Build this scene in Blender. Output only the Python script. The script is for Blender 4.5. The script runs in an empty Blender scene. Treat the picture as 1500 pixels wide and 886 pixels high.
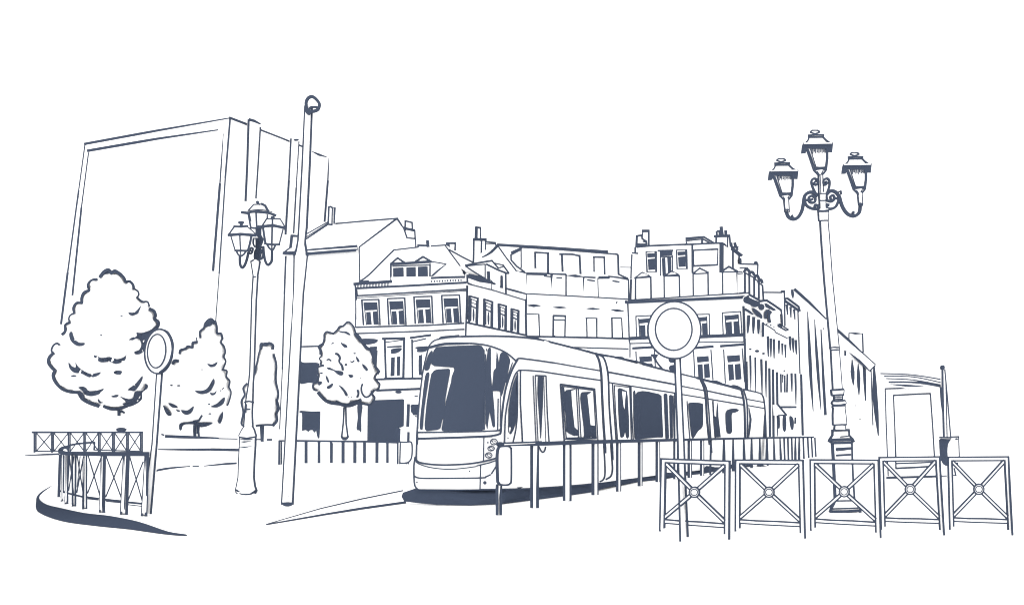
import bpy, math, random
from mathutils import Vector
from mathutils.geometry import delaunay_2d_cdt
random.seed(7)

# ------------------------------------------------------------------ camera model
F = 1054.0; CX = 750.0; CY = 443.0; EYE = 1.4
TH = math.atan(193.0 / F)
CT, ST = math.cos(TH), math.sin(TH)
CAM = Vector((0, 0, EYE))

def ray(px, py):
    u = (px - CX) / F; v = (CY - py) / F
    return Vector((u, CT - v * ST, ST + v * CT))

def P(px, py, D):                       # point of the sight line that lies D metres ahead
    r = ray(px, py); p = CAM + r * (D / r.y)
    if -0.35 < p.z < 0.006 and r.z < -1e-4:
        p = CAM + r * ((0.006 - EYE) / r.z)
    return p

def at_h(px, py, h):                    # point of the sight line at height h
    r = ray(px, py); return CAM + r * ((h - EYE) / r.z)

def flat(p): return Vector((p.x, p.y, 0))
def scale_at(p):                        # metres per picture unit at a point
    d = p - CAM; return (d.y * CT + d.z * ST) / F

# ------------------------------------------------------------------ surfaces
class Plane:
    def __init__(s, a, b, c=None):
        s.a = Vector(a)
        n = (Vector(b) - s.a).cross((Vector(c) - s.a) if c is not None else Vector((0, 0, 1)))
        s.n = n.normalized()
        if s.n.dot(CAM - s.a) < 0: s.n = -s.n
    def __call__(s, px, py):
        r = ray(px, py); t = s.n.dot(s.a - CAM) / s.n.dot(r)
        p = CAM + r * t
        if -0.35 < p.z < 0.006 and r.z < -1e-4: p = CAM + r * ((0.006 - EYE) / r.z)
        return p
    def back(s, d): return Plane2(s.a - s.n * d, s.n)
class Plane2(Plane):
    def __init__(s, a, n): s.a = a; s.n = n
def Front(D): return Plane2(Vector((0, D, 0)), Vector((0, -1, 0)))
class Ground:
    n = Vector((0, 0, 1)); z = 0.006
    def __call__(s, px, py):
        r = ray(px, py); return CAM + r * ((s.z - EYE) / r.z)
GROUND = Ground()

TILES = dict(X=(0, 0, 1), R1=(30,150,3.543), R2=(50,380,3.543), R3=(20,580,3.543), R4=(310,130,2.953), R5=(310,430,2.531),
    A1=(400,290,5), A2=(430,460,3.69), A3=(660,320,4.923), A4=(900,320,4.923), A5=(900,430,3.6925), A6=(590,470,4.923), A7=(590,600,4.923),
    B1=(860,500,4.923), B2=(860,620,4.286), B3=(1100,170,4.92), B4=(1140,410,3.28), B5=(1160,620,4.412), B6=(1080,380,3.407), B7=(320,280,5.536))
WSC = {'B3': .72, 'B7': .78, 'B6': .9, 'R5': .95, 'B4': .88, 'B5': .85}
def T(tile, pts):
    x0, y0, s = TILES[tile] if isinstance(tile, str) else tile
    return [(x0 + x / s, y0 + y / s) for x, y in pts]

def catmull(pts, closed=False, n=6):
    if len(pts) < 3: return list(pts)
    out = []; m = len(pts)
    for i in range(m if closed else m - 1):
        if closed: p0, p1, p2, p3 = pts[i-1], pts[i], pts[(i+1) % m], pts[(i+2) % m]
        else: p0, p1, p2, p3 = pts[max(i-1, 0)], pts[i], pts[i+1], pts[min(i+2, m-1)]
        for k in range(n):
            t = k / n
            out.append(tuple(0.5 * (2*p1[j] + (p2[j]-p0[j])*t + (2*p0[j]-5*p1[j]+4*p2[j]-p3[j])*t*t + (3*p1[j]-p0[j]-3*p2[j]+p3[j])*t**3) for j in (0, 1)))
    if not closed: out.append(tuple(pts[-1]))
    return out
def densify(pts, step, closed=False):
    out = []; m = len(pts)
    for i in range(m if closed else m - 1):
        a, b = pts[i], pts[(i+1) % m]
        k = max(1, int(math.hypot(b[0]-a[0], b[1]-a[1]) / step + .5))
        for j in range(k): out.append((a[0]+(b[0]-a[0])*j/k, a[1]+(b[1]-a[1])*j/k))
    if not closed: out.append(pts[-1])
    return out
def ell(cx, cy, rx, ry, n=28, rot=0):
    c, s = math.cos(rot), math.sin(rot)
    return [(cx + rx*math.cos(a)*c - ry*math.sin(a)*s, cy + rx*math.cos(a)*s + ry*math.sin(a)*c) for a in (2*math.pi*i/n for i in range(n))]
def inside(p, poly):
    x, y = p; r = False; j = len(poly) - 1
    for i in range(len(poly)):
        xi, yi = poly[i]; xj, yj = poly[j]
        if (yi > y) != (yj > y) and x < (xj-xi)*(y-yi)/(yj-yi)+xi: r = not r
        j = i
    return r
def edge_dist(p, poly):
    best = 1e9; x, y = p
    for i in range(len(poly)):
        ax, ay = poly[i-1]; bx, by = poly[i]; dx, dy = bx-ax, by-ay; L = dx*dx+dy*dy
        t = 0 if L == 0 else max(0, min(1, ((x-ax)*dx+(y-ay)*dy)/L))
        best = min(best, math.hypot(x-ax-t*dx, y-ay-t*dy))
    return best
def cdt(poly, grid=None):
    vs = [Vector(p) for p in poly]
    if grid:
        xs = [p[0] for p in poly]; ys = [p[1] for p in poly]
        y = min(ys) + grid/2; k = 0
        while y < max(ys):
            x = min(xs) + (grid/2 if k % 2 else grid)
            while x < max(xs):
                if inside((x, y), poly) and edge_dist((x, y), poly) > grid*.35: vs.append(Vector((x, y)))
                x += grid
            y += grid*.87; k += 1
    r = delaunay_2d_cdt(vs, [], [list(range(len(poly)))], 1, 1e-5)
    return [tuple(v) for v in r[0]], [list(f) for f in r[2]]

# ------------------------------------------------------------------ materials
def mat(name, col, var=0.06, scale=3.0, rough=1.0):
    m = bpy.data.materials.new(name); m.use_nodes = True
    nt = m.node_tree; b = nt.nodes['Principled BSDF']
    b.inputs['Roughness'].default_value = rough
    b.inputs['Specular IOR Level'].default_value = 0.0
    tc = nt.nodes.new('ShaderNodeTexCoord'); no = nt.nodes.new('ShaderNodeTexNoise'); no.inputs['Scale'].default_value = scale
    mx = nt.nodes.new('ShaderNodeMixRGB')
    mx.inputs['Color1'].default_value = tuple(c*(1-var) for c in col)+(1,)
    mx.inputs['Color2'].default_value = tuple(min(1, c*(1+var)) for c in col)+(1,)
    nt.links.new(tc.outputs['Object'], no.inputs['Vector']); nt.links.new(no.outputs['Fac'], mx.inputs['Fac'])
    nt.links.new(mx.outputs['Color'], b.inputs['Base Color'])
    return m
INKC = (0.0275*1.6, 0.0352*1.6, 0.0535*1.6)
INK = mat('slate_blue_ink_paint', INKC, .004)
WHITE = mat('white_painted_surface', (.955, .955, .955), .004)
PAPER = mat('white_ground_surface', (.955, .955, .955), .004, .4)
MATS = [WHITE, INK, PAPER]

# ------------------------------------------------------------------ mesh builder
class B:
    k = 0
    def __init__(s): s.v = []; s.f = []; s.m = []
    def add(s, vs, fs, m=0):
        o = len(s.v); s.v += [Vector(v) for v in vs]
        for f in fs: s.f.append([o+i for i in f]); s.m.append(m)
    def _eps(s, p, e):
        d = p - CAM; L = d.length; return CAM + d * (1 - e / L)
    def nexteps(s, surf):
        B.k += 1; return (0.0004 + 0.00001 * (B.k % 20)) + getattr(surf, 'e0', 0)
    def fill(s, poly, surf, m=1, th=0, eps=None, grid=None):
        vs, fs = cdt(poly, grid)
        if eps is None: ef = s.nexteps(surf)
        else: B.k += 1; ef = eps + (0.00001 * (B.k % 20) if m == 1 else 0)
        pts = []
        for x, y in vs:
            p = surf(x, y); pts.append(s._eps(p, ef * (p - CAM).length))
        s.add(pts, fs, m)
        if th:
            cnt = {}
            for f in fs:
                for i in range(len(f)):
                    e = (f[i-1], f[i]); kk = (min(e), max(e)); cnt[kk] = cnt.get(kk, 0) + 1
            n = getattr(surf, 'n', None)
            off = (lambda p: p - n*th) if n is not None else (lambda p: p + (p-CAM).normalized()*th)
            bk = [off(p) for p in pts]; N = len(pts)
            s.add(bk, [f[::-1] for f in fs], m)
            s.add(pts + bk, [[a, b, b+N, a+N] for (a, b), c in cnt.items() if c == 1], m)
    def stroke(s, pts, w, surf, tap='', th=0, smooth=False, m=1, closed=False, eps=None):
        if smooth: pts = catmull(pts, closed)
        w = w * 1.0 + .12; th = min(th, .03)
        if not getattr(surf, 'n', None): pts = densify(pts, 5, closed)
        elif tap: pts = densify(pts, 12, closed)
        n = len(pts)
        if n < 2: return
        L = [0]
        for i in range(1, n): L.append(L[-1] + math.hypot(pts[i][0]-pts[i-1][0], pts[i][1]-pts[i-1][1]))
        tot = L[-1] or 1
        lf, rt = [], []
        for i in range(n):
            a = pts[i-1] if (i > 0 or closed) else pts[i]; b = pts[(i+1) % n] if (i < n-1 or closed) else pts[i]
            dx, dy = b[0]-a[0], b[1]-a[1]; d = math.hypot(dx, dy) or 1
            t = L[i]/tot; k = 1
            if '>' in tap: k = min(k, .45+.55*min(1, (1-t)*1.6))
            if '<' in tap: k = min(k, .45+.55*min(1, t*1.6))
            if '=' in tap: k = .25 + .75*math.sin(math.pi*min(1, max(0, t)))
            h = w*k/2; nx, ny = -dy/d*h, dx/d*h
            # widen at sharp corners
            if 0 < i < n-1:
                v1 = (pts[i][0]-pts[i-1][0], pts[i][1]-pts[i-1][1]); v2 = (pts[i+1][0]-pts[i][0], pts[i+1][1]-pts[i][1])
                l1 = math.hypot(*v1) or 1; l2 = math.hypot(*v2) or 1
                co = (v1[0]*v2[0]+v1[1]*v2[1])/l1/l2; c2 = math.sqrt(max(.2, (1+co)/2)); nx /= c2; ny /= c2
            x, y = pts[i]
            if not closed and i == 0: x -= dx/d*w*.3*k; y -= dy/d*w*.3*k
            if not closed and i == n-1: x += dx/d*w*.3*k; y += dy/d*w*.3*k
            lf.append((x+nx, y+ny)); rt.append((x-nx, y-ny))
        if eps is None: ef = s.nexteps(surf)
        else: B.k += 1; ef = eps + 0.00001 * (B.k % 20)
        pts3 = []
        for q, (x, y) in enumerate(lf + rt):
            p = surf(x, y); pts3.append(s._eps(p, (ef + 9e-5*(q % n)/n)*(p-CAM).length))
        seg = range(n if closed else n-1)
        s.add(pts3, [[i, (i+1) % n, n+(i+1) % n, n+i] for i in seg], m)
        if th:
            nn = getattr(surf, 'n', None)
            bk = [(p - nn*th) if nn is not None else p+(p-CAM).normalized()*th for p in pts3]; N = 2*n
            fs = [[i, n+i, n+(i+1) % n, (i+1) % n] for i in seg]
            s.add(bk, fs, m)
            ws = [[i, (i+1) % n, (i+1) % n+N, i+N] for i in seg] + [[n+i, n+(i+1) % n, n+(i+1) % n+N, n+i+N] for i in seg]
            if not closed: ws += [[0, n, n+N, N], [n-1, 2*n-1, 2*n-1+N, n-1+N]]
            s.add(pts3+bk, ws, m)
    def draw(s, tile, surf, text, th=0, depth=.5, eps=None):
        ts = TILES[tile][2] if isinstance(tile, str) else tile[2]; WS = WSC.get(tile, 1)
        for ln in text.strip().splitlines():
            for it in ln.split(';'):
                tk = it.split()
                if not tk: continue
                c = tk[0]; pts = T(tile, [tuple(float(q) for q in t.split(',')) for t in tk[1:]])
                if c == 'F': s.fill(pts, surf, 1, th, eps, None if getattr(surf, 'n', None) else 7)
                elif c == 'G': s.fill(catmull(pts, True, 4), surf, 1, th, eps, None if getattr(surf, 'n', None) else 7)
                elif c == 'W': s.fill(pts, surf, 0, depth, 0.0)
                elif c == 'E':
                    rx, ry = [float(q)/ts for q in tk[2].split(',')]
                    s.fill(ell(pts[0][0], pts[0][1], rx, ry, 14), surf, 1, th, eps)
                elif c[0] == 'O':
                    rx, ry = [float(q)/ts for q in tk[2].split(',')]
                    s.stroke(ell(pts[0][0], pts[0][1], rx, ry, 26), float(c[1:])*WS, surf, '', th, False, 1, True, eps)
                else:
                    w = float(c.strip('<>~=c'))*WS; tap = ''.join(ch for ch in c if ch in '<>=')
                    s.stroke(pts, w, surf, tap, th, '~' in c, 1, 'c' in c, eps)
    def box(s, a, b, m=0):
        x0, y0, z0 = a; x1, y1, z1 = b
        s.add([(x0,y0,z0),(x1,y0,z0),(x1,y1,z0),(x0,y1,z0),(x0,y0,z1),(x1,y0,z1),(x1,y1,z1),(x0,y1,z1)],
              [[0,3,2,1],[4,5,6,7],[0,1,5,4],[1,2,6,5],[2,3,7,6],[3,0,4,7]], m)
    def foot(s, pts, z0, z1, m=0):
        n = len(pts); s.add([(p[0], p[1], z0) for p in pts] + [(p[0], p[1], z1) for p in pts],
              [list(range(n))[::-1], list(range(n, 2*n))] + [[i, (i+1) % n, n+(i+1) % n, n+i] for i in range(n)], m)
    def revolve(s, tile, prof, D, seg=14, shrink=1.0, m=0, square=False, dk=1.0):
        rings = []
        for y, xl, xr in prof:
            (a,), (b,) = T(tile, [(xl, y)]), T(tile, [(xr, y)])
            c = P((a[0]+b[0])/2, a[1], D); r = max(.002, ((b[0]-a[0])/2 - shrink) * scale_at(c))
            if square: rings.append([c + Vector((sx*r, (sy+1)*r*dk, 0)) for sx, sy in ((-1,-1),(1,-1),(1,1),(-1,1))])
            else: rings.append([c + Vector((r*math.cos(q), r*dk*math.sin(q), 0)) for q in (2*math.pi*i/seg for i in range(seg))])
        n = len(rings[0]); vs = [v for r in rings for v in r]; fs = []
        for i in range(len(rings)-1):
            for j in range(n): fs.append([i*n+j, i*n+(j+1) % n, (i+1)*n+(j+1) % n, (i+1)*n+j])
        fs.append(list(range(n))); fs.append([(len(rings)-1)*n+j for j in range(n)])
        s.add(vs, fs, m)
    def outline(s, tile, prof, D, w=2.4, th=.03, wl=None):
        sf = Front(D); w *= WSC.get(tile, 1)
        for side in (1, 2):
            pts = T(tile, [(q[side], q[0]) for q in prof])
            s.stroke(pts, (wl if wl and side == 1 else w), sf, '', th, eps=0)

# ------------------------------------------------------------------ scene objects
COL = bpy.context.scene.collection
class Thing:
    def __init__(s, name, label, cat, loc=(0, 0, 0), group=None, single=False, kind=None):
        s.loc = Vector(loc); s.name = name; s.label = label; s.cat = cat; s.group = group; s.kind = kind
        s.e = None
        if not single:
            s.e = bpy.data.objects.new(name, None); COL.objects.link(s.e); s.e.location = s.loc; s.tag(s.e); s.e.empty_display_size = .3
    def tag(s, o):
        o['label'] = s.label
        if s.cat: o['category'] = s.cat
        if s.group: o['group'] = s.group
        if s.kind: o['kind'] = s.kind
    def part(s, name, b, parent=None, label=None, smooth=False):
        if not b.v: raise ValueError('empty ' + name)
        me = bpy.data.meshes.new(name); me.from_pydata([tuple(v - s.loc) for v in b.v], [], b.f)
        for m in MATS: me.materials.append(m)
        me.polygons.foreach_set('material_index', b.m); me.update()
        o = bpy.data.objects.new(name, me); COL.objects.link(o)
        if s.e is None: o.location = s.loc; s.tag(o)
        else: o.parent = parent or s.e
        if label: o['label'] = label
        return o
def mk(fn, *a, **k):
    b = B(); fn(b, *a, **k); return b
def D_(tile, surf, text, **k):
    b = B(); b.draw(tile, surf, text, **k); return b
def struct(name, b, label=None):
    t = Thing(name, label or name.replace('_', ' '), None, single=True, kind='structure')
    return t.part(name, b)

# ------------------------------------------------------------------ world, light, camera
sc = bpy.context.scene
w = bpy.data.worlds.new('World'); sc.world = w; w.use_nodes = True
nt = w.node_tree; bg = nt.nodes['Background']
sky = nt.nodes.new('ShaderNodeTexSky'); sky.sky_type = 'NISHITA'; sky.sun_disc = False
sky.sun_elevation = math.radians(38); sky.sun_rotation = math.radians(195)
hs = nt.nodes.new('ShaderNodeHueSaturation'); hs.inputs['Saturation'].default_value = 0.0
mx = nt.nodes.new('ShaderNodeMixRGB'); mx.inputs['Fac'].default_value = .96
mx.inputs['Color2'].default_value = (9.6, 9.6, 9.6, 1)       # an even white overcast deck over the sky
nt.links.new(sky.outputs['Color'], hs.inputs['Color']); nt.links.new(hs.outputs['Color'], mx.inputs['Color1'])
nt.links.new(mx.outputs['Color'], bg.inputs['Color']); bg.inputs['Strength'].default_value = 0.1
sun = bpy.data.lights.new('sun', 'SUN'); sun.energy = .8; sun.angle = math.radians(60); sun.color = (1, .985, .96)
so = bpy.data.objects.new('sun', sun); COL.objects.link(so); so.rotation_euler = (math.radians(52), 0, math.radians(-15))
sc.view_settings.view_transform = 'Standard'; sc.view_settings.look = 'None'; sc.view_settings.gamma = 1
sc.view_settings.use_curve_mapping = False
sc.view_settings.exposure = 0.7
cam = bpy.data.cameras.new('camera'); co = bpy.data.objects.new('camera', cam); COL.objects.link(co)
cam.sensor_width = 36; cam.lens = 36*F/1500; cam.clip_end = 5000; cam.clip_start = .05
co.location = CAM; co.rotation_euler = (math.pi/2 + TH, 0, 0); sc.camera = co
sc.cycles.filter_width = 1.2; sc.cycles.max_bounces = 10; sc.cycles.diffuse_bounces = 10; sc.cycles.use_denoising = True; sc.cycles.denoiser = 'OPENIMAGEDENOISE'; sc.cycles.denoising_prefilter = 'ACCURATE'
# ================================================================== ground and sky
g = B(); g.add([(-1500,-300,0),(1500,-300,0),(1500,2500,0),(-1500,2500,0)], [[0,1,2,3]], 2)
o = struct('ground', g, 'plain white ground of the square')
kb = D_('R3', GROUND, "G 200,463 150,490 122,517 116,545 116,582 135,605 200,633 290,655 450,675 600,690 780,715 888,723 892,715 800,700 650,650 500,620 370,605 250,580 170,560 133,530 150,500", eps=.0004)
struct('kerb', kb, 'dark kerb curving round the corner island')
tr = D_('X', GROUND, "1.6> 590,718 530,730 470,744 390,767; 3.2> 594,735 530,744 480,752 390,767.5", eps=.0006)
struct('track_rails', tr, 'tram track lines in the ground ahead of the tram')
gl = B()
gl.draw('R3', GROUND, "2.6< 60,307 150,303 235,300; 3~> 718,390 800,374 915,363; 1.6 930,363 960,363", eps=.0005)
gl.draw('X', GROUND, "2.8< 299,682 330,679 346,678", eps=.0005)
struct('path', gl, 'edge lines of the paths on the square')

# low wall behind the conical trees
lw = Thing('low_wall', 'long low white wall behind the conical trees at the back of the square', 'wall', (-24, 62, 0))
b = B(); wf = Front(62)
b.box((-31, 62, 0), (-19.4, 62.35, 1.25))
b.draw('R5', wf, "4 0,577 60,578 100,579; 1.6 0,536 40,537 95,538; 2 150,540 187,540; 3 206,541 224,541; 4.2= 168,632 200,629 226,627")
b.draw('R3', wf, "4.5> 790,208 930,213 1063,217; 3.4< 750,276 900,277 1063,276; 2.5 768,198 780,202")
lw.part('wall_face', b)

# ================================================================== buildings
def ingrnd(p): return Vector((p.x, p.y, 0))
def win(t, tile, q, surf, text_frame, text_pane, parent=None, name='window', label=None, plate=True):
    """q = four corners in tile units (tl tr br bl); texts are in 0..100 units of that quad"""
    tl, tr_, br, bl = q; ts = TILES[tile][2]
    def mp(u, v):
        u /= 100; v /= 100
        return ((tl[0]*(1-u)+tr_[0]*u)*(1-v)+(bl[0]*(1-u)+br[0]*u)*v, (tl[1]*(1-u)+tr_[1]*u)*(1-v)+(bl[1]*(1-u)+br[1]*u)*v)
    def conv(text):
        out = []
        for ln in text.strip().splitlines():
            for it in ln.split(';'):
                tk = it.split()
                if not tk: continue
                r = [tk[0]]
                for i, p in enumerate(tk[1:]):
                    x, y = map(float, p.split(','))
                    if tk[0][0] in 'EO' and i == 1: r.append('%f,%f' % (x/100*abs(tr_[0]-tl[0]), y/100*abs(bl[1]-tl[1])))
                    else: r.append('%f,%f' % mp(x, y))
                out.append(' '.join(r))
        return '\n'.join(out)
    b = B()
    if plate: b.fill(T(tile, [tl, tr_, br, bl]), surf, 0, 0, .0003)
    b.draw(tile, surf, conv(text_frame))
    f = t.part(name, b, parent, label)
    if text_pane: t.part('pane', D_(tile, surf, conv(text_pane)), f)
    return f

# ---------- tall slab tower
h = 35
C, L, R = at_h(337, 173, h), at_h(124, 210, h), at_h(481, 230, h)
tw = Thing('tower_block', 'tall blank slab tower block rising over the trees and the lamp post', 'building', flat(C))
FL, FR = Plane(flat(C), flat(L)), Plane(flat(C), flat(R))
b = B(); b.foot([C, L, L+R-C, R], 0, h)
b.draw('X', FL, "3.6> 124,211 230,191.5 337,173; 1.6 124.3,212 115,280; 2.4 115,280 99,400; 3.4 99,400 89.5,474; 2.2 330,260 321,400; 1.5 321,400 316,470; 2.8 337,174 330,260")
b.draw('R4', FR, "3.4 78,126 160,157 210,178; 2.4 210,178 300,213 392,250; 3.4= 435,272 465,286 500,297; 2< 507,300 503,400; 3 503,400 489,574")
tw.part('wall', b)
b = B(); b.draw('X', FL, "4> 128.5,221 230,203.5 319,190.5; 1.7 129.5,224 119,305; 2.8 119,305 106,432; 2< 327,196 322,270; 3.6 322,270 312,396")
tw.part('facade_frame', b)
for nm, poly, txt in (
    ('duct', "160,133 211,152 192,475 147,485", "3.4 160,136 154,330 147,484; 4> 163,134 185,140 211,153; 2.2 211,168 202,320 192,474"),
    ('duct', "344,218 378,228 354,625 321,628", "2.6 343,218 334,400; 3.2 334,400 320,629; E 366,222 12,5; 1.6 378,230 366,430; 2.2 366,430 355,624")):
    s = FR.back(-.3); b = B(); b.draw('R4', s, "W " + poly, depth=.29); b.draw('R4', s, txt); tw.part(nm, b)

# ---------- gabled house behind the mast
h = 15
E0, E1 = at_h(415, 370, h), at_h(526, 361.5, h); E2 = at_h(609, 369, h)
gh = Thing('gabled_house', 'gabled house with a plain facade between the mast and the dormered corner house', 'house', flat(E0))
FH, GH = Plane(flat(E0), flat(E1)), Plane(flat(E1), flat(E2))
b = B(); b.foot([E0, E1, E2, E0+E2-E1], 0, h)
b.draw('X', FH, "2.6 418.5,376 416.5,430; 2.2 416.5,430 413.5,540; 1.4 413.5,540 409.5,628")
b.draw('A1', GH.back(-.04), "1.8 631,362 633,480 634,606; 2 1043,298 1046,360")
b.draw('A2', FH, "2.4 40,176 135,173")
b.draw('A1', GH.back(-.04), "W 631,360 908,150 955,215 985,292 1043,298 1046,420 631,420", depth=.5)
b.draw('A1', GH.back(-.04), "2 632,358 908,150 940,195; 3> 908,150 935,190 958,225; 2.2 955,215 981,291 1040,298")
gh.part('wall', b)
RK = at_h(581.6, 320, 15 + .001); rr = GH(581.6, 320)
RS = Plane(E0, E1, rr)
b = B(); b.draw('A1', RS, "W 75,402 245,270 400,178 908,150 630,360 245,400", depth=.4)
b.draw('A1', RS, "2.2 450,189 680,168 908,150; 1.6 245,264 400,176; 1.4 245,284 402,186; 2 243,300 405,192; 2 75,400 175,328; 4 75,404 165,408; 1.6 90,396 170,394; 2.4 245,381 618,352 615,378; 4.2 243,409 480,391 600,382; 2 600,382 616,376")
gh.part('roof', b)
for (poly, txt, dk), cd in zip((("404,66 453,70 447,196 403,193", "2.6 408,66 406,130 403,191; 2.6~ 408,67 420,64 432,70; 2.2 432,71 452,71 447,188; 2 434,72 431,190; 2.6 404,193 433,197", .8),
                  ("965,168 1018,180 1022,232 1040,242 1041,297 983,290 955,216", "2.4 967,222 968,168 1018,180 1021,230; 3.6 958,219 990,228 1035,238; 2.2 1038,240 1041,296; 2 960,250 972,228", .8),
                  ("135,275 172,278 170,325 128,362", "4.2 137,276 128,360; 3.2 137,276 172,279", .6)), (2, 5, 1)):
    s = Front(E1.y + cd)
    b = B(); b.draw('A1', s, "W " + poly, depth=dk); b.draw('A1', s, txt); gh.part('chimney', b)
gh.part('window', D_('A2', FH, "G 30,262 60,262 135,264 132,300 128,367 80,371 32,370"), label='wide dark upper window')
gh.part('door', D_('A2', FH, "F 30,524 40,521 100,525 145,524 144,600 140,668 132,673 126,655 122,630 112,641 102,626 90,627 80,636 66,626 45,630 46,560 45,534 32,532"), label='dark ragged ground floor opening')

# ---------- dormered corner house
h = 11
CL, CC, CR = at_h(520.3, 422.5, h), at_h(684.5, 413.6, h), at_h(770.6, 438.6, h)
ch = Thing('corner_house', 'corner house with dormered mansard roof and four upper windows behind the tram cab', 'house', flat(CC))
FA, SA = Plane(flat(CL), flat(CC)), Plane(flat(CC), flat(CR))
b = B(); b.foot([CL, CC, CR, CL+CR-CC], 0, h)
b.draw('A1', FA, "3.4 604,640 608,742; 1.8 605,740 606,886; 3.2 1422,646 1419,885; 2.4 620,716 1000,693 1415,668; 1.3 620,731 1000,707 1415,680; 2 612,675 615,718 625,716")
b.draw('A2', FA, "1.6 335,0 335,72; 2.4 340,71 738,60 920,49; 2.2 340,105 738,91 921,82; 2.6 790,130 800,124 894,116; 3 445,352 690,347; 3.4 450,412 560,408 690,403; E 567,421 18,8; 1.6 655,443 672,441; 1.6 656,552 670,553")
b.draw('A2', FA, "G 345,490 372,492 366,560 366,636 355,628 340,620 346,560; 4.4 621,490 617,604; 3.6 621,640 620,688")
b.draw('A3', SA, "2.6 120,487 115,650 109,850; 3.2 545,585 543,700 547,840; 3 116,750 300,790 545,842; 1.5 125,472 300,516 535,588")
b.draw('A3', SA, "2.2= 550,845 600,855 640,862")
ch.part('wall', b)
FA2 = FA.back(-.25)
b = B(); b.draw('A1', FA2, "W 592,630 862,610 862,580 1405,570 1425,615 1420,622 605,666", depth=.24)
b.draw('A1', FA2, "4.4 594,631 640,625 740,620 865,611; 2 630,612 700,606; 2.6 600,635 605,662; 3.2 605,662 1000,642 1420,619; 3.2 1160,586 1280,580 1402,578; 3 1422,565 1424,622")
for i in range(11): b.draw('A1', FA2, "1.8 %g,%g %g,%g" % (622+i*22, 636-i*1.3, 620+i*22, 658-i*1.3))
for i in range(12): b.draw('A1', FA2, "E %g,%g 5.5,9" % (1162+i*19.5, 611-i*.9))
SA2 = SA.back(-.2)
b.draw("A3", SA2, "W 125,398 210,420 290,450 292,510 160,478 122,470", depth=.19)
b.draw('A3', SA2, "F 130,397 210,414 288,446 291,471 210,459 128,430; F 398,497 470,515 545,538 545,550 470,532 400,512; 2 125,410 120,462 160,480; 1.8 125,471 300,515 535,588; 1.8 292,455 300,468 322,474; 1.8 545,540 548,586")
ch.part('cornice', b)
ap = FA.back(3)(577, 366)
RA = Plane(CL, CC, ap)
b = B(); b.draw('A1', RA, "W 632,612 660,596 720,545 885,380 1258,345 1412,562 1404,605 632,640", depth=.6)
b.draw('A1', RA, "2.4~ 632,612 675,584 720,545 790,474 885,381; 2 885,381 1080,358 1258,345; 1.9 1258,345 1330,440 1385,530; 4 1365,500 1414,565")
ch.part('roof', b, label='front slope of the mansard roof')
RB = Plane2(SA.a - SA.n*.6, SA.n)
b = B(); b.draw('A3', RB, "W 0,238 45,245 160,315 250,330 260,250 340,192 470,380 545,400 548,590 120,470 110,400", depth=.8)
b.draw('A3', RB, "2.2 -10,225 80,275 165,318; 2 340,195 400,280 475,378; 4~> 340,192 290,245 225,282; 2 -41,192 0,249 60,330; 3.4< 60,330 112,407; 3 340,200 300,240")
ch.part('roof', b, label='side slope of the roof behind the big chimney')
s = FA.back(-.1)
b = B(); b.draw('A1', s, "W 862,482 875,470 912,438 968,475 1035,470 1098,430 1155,462 1150,620 865,628", depth=.9)
b.draw('A1', s, "4 863,484 1000,476 1155,466; 2.8 862,485 862,625; 2.8 866,478 912,439 968,476; 3 1036,470 1098,430 1156,464; 2 1155,466 1210,474 1268,485; 3> 1155,580 1210,530 1268,485; 1.8 876,500 1000,495 1142,490; 2.4 1150,485 1148,610")
dm = ch.part('dormer', b)
for p in ("F 878,512 955,508 958,625 880,628", "F 975,508 1045,505 1045,621 976,625", "F 1060,503 1132,500 1136,615 1060,620"): ch.part('pane', D_('A1', s, p, eps=.0011), dm)
s = SA.back(-.15)
b = B(); b.draw('A3', s, "W 108,338 300,303 345,350 385,338 422,395 400,398 400,545 292,512 250,435 110,348", depth=.5)
b.draw('A3', s, "2.8 108,338 200,320 300,304; 1.8 112,343 250,330; 1.8 250,332 250,434; 2.2~ 110,345 170,385 245,430; 2.2 300,306 345,358 385,345 420,392; 2.8 260,330 340,370 405,395 421,395; 2 315,322 385,338; 2 290,450 294,512; 2.6 290,448 305,466 322,472; 2.6 398,397 400,545")
dm = ch.part('dormer', b)
for p in ("F 262,380 285,382 288,440 284,458 266,448", "F 360,414 370,409 378,416 380,504 354,500 360,480"): ch.part('pane', D_('A3', s, p, eps=.0011), dm)
s = SA.back(1.2)
b = B(); b.draw('A3', s, "W 165,150 185,150 185,62 217,66 217,148 255,152 255,262 225,283 165,330", depth=.8)
b.draw('A3', s, "2.8 168,155 165,320; 2.4 224,158 222,282; 4.2 166,151 210,152 255,152; 2 252,156 252,256; 4.6 186,66 184,150; 3 183,64 217,68; 2 217,68 217,148")
ch.part('chimney', b, label='tall chimney stack with one pot')
b = B(); b.draw('A3', s.back(.5), "W 252,166 325,175 325,205 255,262", depth=.5); b.draw('A3', s.back(.5), "2.2 252,168 325,176 325,200; 1.2 255,182 322,184")
ch.part('chimney', b)
s = FA.back(2.5)
b = B(); b.draw('A1', s, "W 1265,335 1335,330 1333,382 1265,350", depth=.6); b.draw('A1', s, "2.8 1270,332 1335,330 1333,382; F 1265,330 1292,332 1296,362 1262,344")
ch.part('chimney', b)
b = B(); b.draw('A1', s, "W 1060,343 1122,340 1130,312 1137,355 1060,362", depth=.6); b.draw('A1', s, "3 1060,347 1140,350; 2.4 1062,345 1062,360; 4.4 1131,315 1135,354; 2 1122,330 1142,332")
ch.part('chimney', b)
WF = "2.6 0,0 4,100; 2.2 0,0 100,0; 2.4 100,0 104,100; 1.6 12,13 22,100; 1.6 88,12 94,100; 1.4 12,12 88,12"
WP = "F 15,14 87,12 87,42 16,43; F 22,49 50,48 55,100 26,100; F 61,48 90,46 93,100 65,100"
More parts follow.
